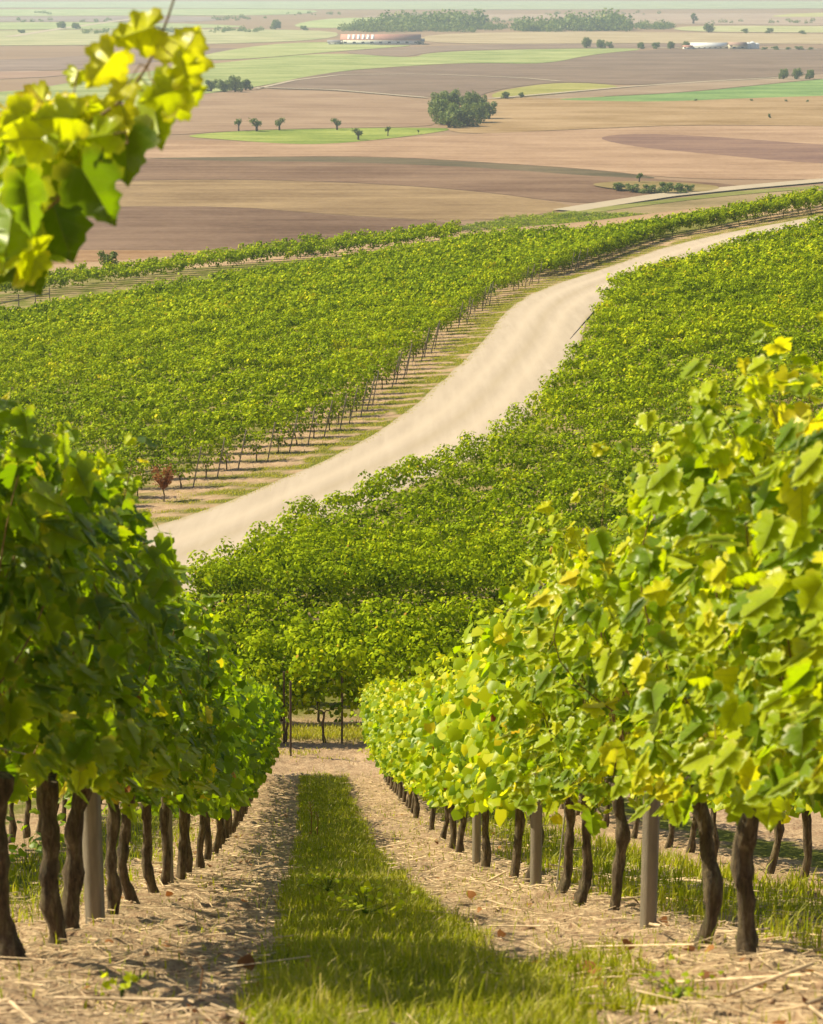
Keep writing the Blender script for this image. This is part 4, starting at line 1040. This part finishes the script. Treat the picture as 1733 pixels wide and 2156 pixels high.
def weed(px, py, label, n, size, tint, spread, h):
    p = gp(px, py); r = np.random.default_rng(px); t = thing('weed', p, label, 'weed')
    P = np.stack([r.normal(0, spread, n), r.normal(0, spread, n), r.uniform(.2, 1, n) * h], 1)
    V, F, m = leaves('mid', P, r.normal(0, .5, (n, 3)) + np.array((0, -.2, 1)), np.c_[P[:, :2] / spread, np.full(n, .2)], size * r.uniform(.6, 1.3, n))
    obj('foliage', mesh('foliage', V, F, M_LEAF, True, {'tint': np.repeat(np.clip(r.normal(tint, .07, n), 0, .84), m)}), t)
    mb = MB()
    for q in P[::2]: mb.tube([(0, 0, -.02), q * .6, q], .0011, 4, 0, False)
    obj('stem', mb.mesh('stem', M_LEAF), t)
weed(771, 1915, 'pale yellow leafy weed in the middle of the grass strip', 60, .028, .72, .08, .12)
weed(690, 1870, 'small yellow-green leafy weed farther up the grass strip', 50, .028, .66, .08, .12)
weed(255, 2085, 'small bright weed seedling on the bare soil at lower left', 18, .018, .6, .022, .06)
weed(1430, 2085, 'small green weed on the soil beside the lower right grass', 30, .016, .5, .045, .045)
weed(60, 1830, 'low bushy weed behind the nearest left trunks', 60, .07, .35, .2, .4)
def stalk(px, py, ht, label):
    p = gp(px, py); t = thing('dry_stalk', p, label, 'stalk'); mb = MB(); mb.tube([(0, 0, -.03), (.01, 0, ht * .5), (-.012, 0, ht)], np.array([.006, .005, .003]) * (1 if ht > .1 else .4), 5); obj('stem', mb.mesh('stem', simple('reddish_stem', (.26, .13, .05), .8, 10, .2)), t)
    mb = MB()
    for q in range(7): z = ht * (.55 + .06 * q); mb.tube([(0, 0, z), (.09 * ht * (-1) ** q, .03 * ht, z + .1 * ht)], [.006 * ht, .012 * ht], 4)
    obj('seed_head', mb.mesh('seed_head', M_STRAW), t)
stalk(655, 1752, .38, 'taller reddish dry stalk standing at the far end of the grass strip')
stalk(668, 1752, .25, 'shorter reddish dry stalk beside the taller one in the grass')
stalk(420, 2070, .075, 'dark dry stalk on the bare soil at lower left')

# ------------------------------------------------------------------ trees on the plain
def crown_data(r, lobes, n, size):
    P, N = [], []
    for (cx, cy, cz, rx, ry, rz) in lobes:
        k = int(n / len(lobes)); d = r.normal(0, 1, (k, 3)); d /= np.linalg.norm(d, axis=1)[:, None]
        rr = r.uniform(.62, 1.06, k) ** .8
        P.append(np.array([cx, cy, cz]) + d * rr[:, None] * np.array([rx, ry, rz])); N.append(d)
    P = np.concatenate(P); N = np.concatenate(N) + r.normal(0, .5, P.shape)
    V, F, m = leaves('lo', P, N, r.normal(0, 1, P.shape), size * r.uniform(.6, 1.4, len(P)))
    return V, F, np.repeat(np.clip(r.normal(.45, .22, len(P)), 0, 1), m)
def tree_meshes(seed, spread, ht, trunk_h, nl, n, size, low=None):
    r = np.random.default_rng(seed); lobes = []
    low = trunk_h if low is None else low
    for k in range(nl):
        a = r.uniform(0, 6.28); q = r.uniform(.1, .75) * spread; z = low + (ht - low) * r.uniform(.25 if low > .2 else .10, .82)
        rad = spread * r.uniform(.30, .52) * (1.1 - .35 * (z - low) / (ht - low)); lobes.append((math.cos(a) * q, math.sin(a) * q, z, rad, rad, min(rad * .85, (ht - z) * 1.05, z * .98)))
    V, F, t = crown_data(r, lobes, n, size)
    cm = mesh('crown', V, F, M_TREE, False, {'tint': t})
    mb = MB(); rt = ht * .028 + .05
    mb.tube([(0, 0, -.3), (.02 * ht, 0, trunk_h * .6), (0, .02 * ht, low + (ht - low) * .55)], [rt * 1.3, rt, rt * .45], 7, .08)
    for L in lobes[:5]: mb.tube([(0, 0, trunk_h * .8), (L[0] * .5, L[1] * .5, (trunk_h + L[2]) / 2), L[:3]], [rt * .6, rt * .4, rt * .15], 5, .05, False)
    return cm, mb.mesh('trunk', M_TRUNK)
TREES = {'round': tree_meshes(1, .42, 1.0, .12, 13, 1900, .075, .02), 'wide': tree_meshes(2, .60, 1.0, .12, 18, 2400, .075, .02), 'orchard': tree_meshes(3, .45, 1.0, .34, 6, 420, .10),
         'bush': tree_meshes(4, .62, 1.0, .05, 9, 900, .10, .0), 'tall': tree_meshes(5, .30, 1.0, .15, 8, 1200, .06), 'airy': tree_meshes(6, .52, 1.0, .36, 7, 300, .10)}
def tree(px, py, hpx, kind, label, cat='tree', group=None, wide=1.0, name='tree'):
    x, y = hit(px, py); dist = math.hypot(y, CAMZ - float(gz(x, y)))
    s = hpx * dist / FPX
    t = thing(name, (x, y, float(gz(x, y))), label, cat, group, random.uniform(0, 6.28))
    cm, tm = TREES[kind]
    for nm, me in (('crown', cm), ('trunk', tm)):
        o = obj(nm, me, t); o.scale = (s * wide, s * wide, s)
    return t
GO = 'orchard trees on the green meadow strip'
tree(503, 276, 26, 'orchard', 'narrow small tree at the left end of the meadow tree row', group=GO, wide=.8)
tree(541, 277, 28, 'airy', 'wider airy tree second from left above the green meadow', group=GO, wide=1.3)
tree(588, 275, 27, 'airy', 'small lopsided tree third from left above the green meadow', group=GO)
tree(710, 274, 25, 'airy', 'open branched tree standing alone behind the middle of the meadow', group=GO, wide=1.1)
tree(755, 295, 25, 'airy', 'low spreading tree standing on the green meadow strip', group=GO, wide=1.2)
tree(817, 287, 21, 'orchard', 'small dark tree near the right end of the green meadow', group=GO, wide=.7)
tree(881, 282, 9, 'orchard', 'tiny sapling at the right tip of the green meadow', group=GO, wide=.8)
GC = 'trees of the dense copse on the plain'
for (px, py, h, kd, lab, w) in [(925, 240, 50, 'wide', 'dark tree at the back left of the copse', .8), (950, 238, 52, 'wide', 'tall dark tree in the back middle of the copse', .8), (990, 240, 50, 'wide', 'dark broad tree at the back right of the copse', .8), (1012, 236, 40, 'wide', 'dull dark tree on the far right back of the copse', .7),
                             (930, 262, 58, 'wide', 'pale olive tree at the front left of the copse', .85), (965, 266, 52, 'wide', 'broad olive tree at the front middle of the copse', .95), (1005, 258, 45, 'wide', 'low broad tree at the front right of the copse', .9), (1030, 250, 36, 'bush', 'low rounded tree at the right tip of the copse', 1.0), (945, 269, 34, 'bush', 'low dark bush along the front foot of the copse', 1.2), (985, 266, 30, 'bush', 'low dark bush right along the foot of the copse', 1.3)]:
    tree(px, py, h, kd, lab, group=GC, wide=w)
tree(1065, 208, 18, 'round', 'dark round tree, larger of the pair beside the white track', wide=1.2)
tree(1097, 206, 14, 'round', 'small round tree, smaller of the pair beside the white track', wide=1.2)
GB = 'trees of the dark clump beside the hanging leaves'
for (px, py, h, kd, lab, w) in [(445, 193, 26, 'bush', 'low dark bush at the left of the clump beside the hanging leaves', 1.0), (470, 194, 28, 'wide', 'dark bush in the middle of the clump beside the hanging leaves', .9), (495, 194, 37, 'wide', 'tallest tree of the clump beside the hanging leaves', .75), (518, 190, 28, 'round', 'round tree at the right end of the clump beside the hanging leaves', 1.1)]:
    tree(px, py, h, kd, lab, group=GB, wide=w)
tree(230, 569, 42, 'bush', 'round green bush at the foot of the hill at left', 'bush', wide=.95, name='bush')
tree(650, 536, 26, 'bush', 'low green bush peeking over the edge of the vineyard', 'bush', wide=1.1, name='bush')
GH = 'bushes of the hedge island on the yellow grass'
for (px, py, h, w, lab) in [(1300, 402, 18, 1.5, 'leftmost low bush of the hedge island'), (1332, 405, 19, 1.5, 'second bush from left in the hedge island'), (1365, 408, 20, 1.5, 'middle bush of the hedge island'), (1400, 409, 26, 1.3, 'taller green bush right of the middle of the hedge island'), (1432, 408, 22, 1.4, 'second bush from right in the hedge island'), (1450, 406, 18, 1.2, 'rightmost bush of the hedge island')]:
    tree(px, py, h, 'bush', lab, 'bush', GH, w, 'bush')
tree(1346, 386, 22, 'orchard', 'small slim tree standing behind the hedge island', wide=.9)
GRt = 'dark trees at the right edge of the ploughed field'
for px, h, lab in ((1650, 24, 'round dark tree, left of the three at the right frame edge'), (1678, 25, 'round dark tree, middle of the three at the right frame edge'), (1705, 22, 'round dark tree, right of the three at the right frame edge')):
    tree(px, 167, h, 'wide', lab, group=GRt, wide=.75)
GF = 'trees beside the farm buildings'
for px, py, h, kd, w, lab in ((1235, 101, 24, 'wide', .8, 'left rounded tree of the pair left of the farm'), (1265, 102, 20, 'wide', .9, 'right rounded tree of the pair left of the farm'), (1283, 101, 14, 'bush', 1.0, 'low bush right of the rounded tree pair'), (1350, 103, 15, 'wide', 1.0, 'small tree at the left end of the farm hedge'), (1382, 103, 14, 'bush', 1.3, 'low bush in the farm hedge'), (1412, 103, 17, 'wide', .9, 'mid height tree in the farm hedge'), (1445, 103, 17, 'wide', .9, 'tree beside the left white shed')):
    tree(px, py, h, kd, lab, group=GF, wide=w)
for px, py, h, kd, w, lab in ((1460, 50, 24, 'tall', 1.2, 'pale tall tree standing alone in the hazy far field'), (1492, 68, 20, 'wide', 1.0, 'rounded pale tree right below the lone tall tree'), (1570, 70, 10, 'bush', 1.6, 'low hazy bush right of the rounded pale tree'), (1620, 70, 11, 'bush', 1.6, 'low hazy bush farther right in the far field'), (1690, 72, 8, 'bush', 2.0, 'low hazy bush at the right edge of the far field'),
                              (580, 62, 22, 'wide', 1.0, 'hazy tree standing right of the hanging leaves at the top'), (640, 64, 10, 'bush', 1.6, 'low hazy bush left of the blue wood'), (130, 60, 16, 'wide', 1.2, 'hazy tree on the far left of the plain'), (160, 61, 14, 'wide', 1.2, 'hazy tree beside the far left one'), (45, 70, 8, 'bush', 2.0, 'low hazy bush at the far left edge')):
    tree(px, py, h, kd, lab, wide=w)
tree(1620, 249, 10, 'bush', 'tiny dark bush alone in the orange stubble field', 'bush', wide=.6, name='bush')
for i, (px, py) in enumerate(((1465, 213), (1655, 214), (1700, 215), (1582, 213))):
    tree(px, py, 5, 'bush', f'speck-like dark shrub, {nth(i + 1)} in the row below the green crop strip', 'bush', 'speck-like shrubs below the green crop strip', 1.2, 'bush')

def wood():
    r = np.random.default_rng(61); Vs, Fs, Ts = [], [], []; n0 = 0
    segs = [(720, 750, 64, 12, 10), (750, 800, 62, 18, 22), (800, 930, 62, 26, 60), (760, 1010, 66, 16, 50), (930, 1010, 60, 28, 40), (1010, 1060, 62, 12, 14), (1090, 1180, 64, 22, 40), (1195, 1330, 63, 24, 50), (1230, 1300, 62, 28, 20), (1330, 1420, 60, 13, 30), (170, 300, 70, 8, 20), (300, 420, 66, 9, 20), (440, 560, 66, 8, 20), (60, 120, 28, 5, 8), (20, 300, 45, 6, 16), (430, 560, 41, 7, 14), (990, 1100, 45, 8, 14), (860, 1000, 36, 7, 18), (1490, 1720, 48, 6, 18), (600, 720, 30, 5, 14), (1150, 1400, 30, 5, 18)]
    for (x0, x1, py, h, n) in segs:
        for k in range(n):
            px = r.uniform(x0, x1); x, y = hit(px, py + r.normal(0, 1.5)); s = 1.45 * h * y / FPX * r.uniform(.45, 1.1); w = s * r.uniform(.7, 1.1)
            V, F, t = crown_data(r, [(0, 0, .45 * s, w * .6, w * .6, .5 * s), (w * .3, 0, .35 * s, w * .4, w * .4, .35 * s), (-w * .35, 0, .3 * s, w * .4, w * .4, .3 * s)], 130, s * .16)
            Vs.append(V + np.array([x, y, 0.0])); Fs.append(F[0] + n0); n0 += len(V); Ts.append(t)
    tag(obj('woodland', mesh('woodland', np.concatenate(Vs), [np.concatenate(Fs)], M_TREE, False, {'tint': np.concatenate(Ts)})), 'hazy blue wood stretching across the far plain', 'woodland', kind='stuff')
wood()

# ------------------------------------------------------------------ farm buildings
def house(px0, px1, py, wall_px, roof_px, label, wall, roof, depth=14, name='farm_building', windows=0, skylights=0, gable=True):
    x0, y = hit(px0, py); x1 = hit(px1, py)[0]; k = y / FPX
    L = x1 - x0; h = wall_px * k; rh = roof_px * k
    t = thing(name, ((x0 + x1) / 2, y + depth / 2, 0), label, 'building')
    mb = MB(); mb.box((0, 0, h / 2 - .2), (L, depth, h + .4)); obj('wall', mb.mesh('wall', wall), t)
    a, b, e = L / 2 + .6, depth / 2 + .6, .45
    mb = MB(); V = []
    for o_ in (0, e):
        V += [(-a, -b, h + .02 + o_), (a, -b, h + .02 + o_), (a, 0, h + rh + o_), (-a, 0, h + rh + o_), (a, b, h + .02 + o_), (-a, b, h + .02 + o_)]
    mb.add(V, [[[6, 7, 8, 9], [9, 8, 10, 11], [1, 0, 3, 2], [2, 3, 5, 4], [0, 1, 7, 6], [5, 11, 10, 4]], [[0, 6, 9], [0, 9, 3], [3, 9, 11], [3, 11, 5], [1, 2, 8], [1, 8, 7], [2, 4, 10], [2, 10, 8]]])
    rf = obj('roof', mb.mesh('roof', roof), t)
    mb = MB(); mb.add([(-L / 2, 0, h + rh * .95), (-L / 2, -depth / 2, h), (-L / 2, depth / 2, h), (L / 2, 0, h + rh * .95), (L / 2, -depth / 2, h), (L / 2, depth / 2, h)], [[[0, 1, 2], [3, 5, 4]]]); obj('gable', mb.mesh('gable', wall), t)
    for q in range(windows):
        wx = -L / 2 + L * (q + .5) / windows; mb = MB(); mb.box((wx, -depth / 2 - .03, h * .5), (L / windows * .34, .1, h * .34)); obj('window', mb.mesh('window', M_DARKGLASS), t)
    for q in range(skylights):
        sx = -L / 2 + L * (.10 + .30 * q / max(1, skylights - 1)); dy = -b; mb = MB(); ww = L * .018
        f0, f1 = .12, .92
        mb.add([(sx - ww, -b + b * f0, h + rh * f0 + e + .06), (sx + ww, -b + b * f0, h + rh * f0 + e + .06), (sx + ww, -b + b * f1, h + rh * f1 + e + .06), (sx - ww, -b + b * f1, h + rh * f1 + e + .06),
                (sx - ww, -b + b * f0, h + rh * f0 + e - .1), (sx + ww, -b + b * f0, h + rh * f0 + e - .1), (sx + ww, -b + b * f1, h + rh * f1 + e - .1), (sx - ww, -b + b * f1, h + rh * f1 + e - .1)],
               [[[0, 1, 2, 3], [4, 7, 6, 5], [0, 4, 5, 1], [1, 5, 6, 2], [2, 6, 7, 3], [3, 7, 4, 0]]])
        obj('skylight', mb.mesh('skylight', M_SKYLIGHT), rf)
    return t
house(718, 885, 94, 9, 10, 'long farm barn with a red tiled roof and white skylights', M_WHITE, M_RED, 30, 'barn', 9, 6)
house(690, 722, 94, 4, 4, 'low grey shed at the left end of the red roofed barn', M_WHITE, M_GREYROOF, 14, 'shed', 3)
house(880, 893, 94, 6, 5, 'small dark annex at the right end of the red roofed barn', M_CREAM, M_GREYROOF, 12, 'shed', 1)
house(1455, 1535, 103, 5, 6, 'long white farm shed right of the hedge trees', M_WHITE, M_SKYLIGHT, 18, 'shed', 7)
house(1537, 1572, 104, 8, 5, 'cream farm building with a brownish roof', M_CREAM, simple('brown_roof', (.34, .22, .17), .8, .8, .15), 16, 'farm_building', 2)
house(1440, 1458, 104, 4, 3, 'small red roofed hut left of the white shed', M_WHITE, M_RED, 8, 'hut', 1)
for i, (px, h) in enumerate(((1578, 14), (1587, 16), (1596, 13))):
    x, y = hit(px, 104); hh = h * y / FPX
    t = thing('silo', (x, y + 8, 0), ('short pale silo touching the cream building', 'tallest pale silo in the middle of the three', 'low pale silo at the right end of the three')[i], 'silo', group='farm silos')
    mb = MB(); mb.tube([(0, 0, -.3), (0, 0, hh * .5), (0, 0, hh * .8)], 2.3, 14); obj('body', mb.mesh('body', M_SILO, True), t)
    mb = MB(); mb.tube([(0, 0, hh * .8 + .01), (0, 0, hh * .93), (0, 0, hh)], [2.4, 1.2, .25], 14); obj('roof', mb.mesh('roof', M_SILO, True), t)
for i in range(5):
    tree(1610 + i * 24, 105, 6 + (i % 2) * 2, 'bush', f'low dark hedge bush right of the silos, {nth(i + 1)} counted from them', 'bush', 'hedge right of the farm silos', 2.2, 'bush')

# cart-like dark thing and stacked poles are too small to read in the photo and are left out

# ------------------------------------------------------------------ haze
def haze():
    m, nt, out = mat_new('haze_air')
    v = nd(nt, 'ShaderNodeVolumePrincipled'); v.inputs['Color'].default_value = (.66, .83, 1.0, 1); v.inputs['Density'].default_value = .00014
    v.inputs['Anisotropy'].default_value = .25
    nt.links.new(v.outputs[0], out.inputs['Volume'])
    mb = MB(); mb.box((0, 4480, (CAMZ + 9 - 1.5) / 2), (8400, 9060, CAMZ + 9 + 1.5))
    tag(obj('haze', mb.mesh('haze', m)), 'thin pale haze lying over the wide valley', 'haze', kind='stuff')
haze()
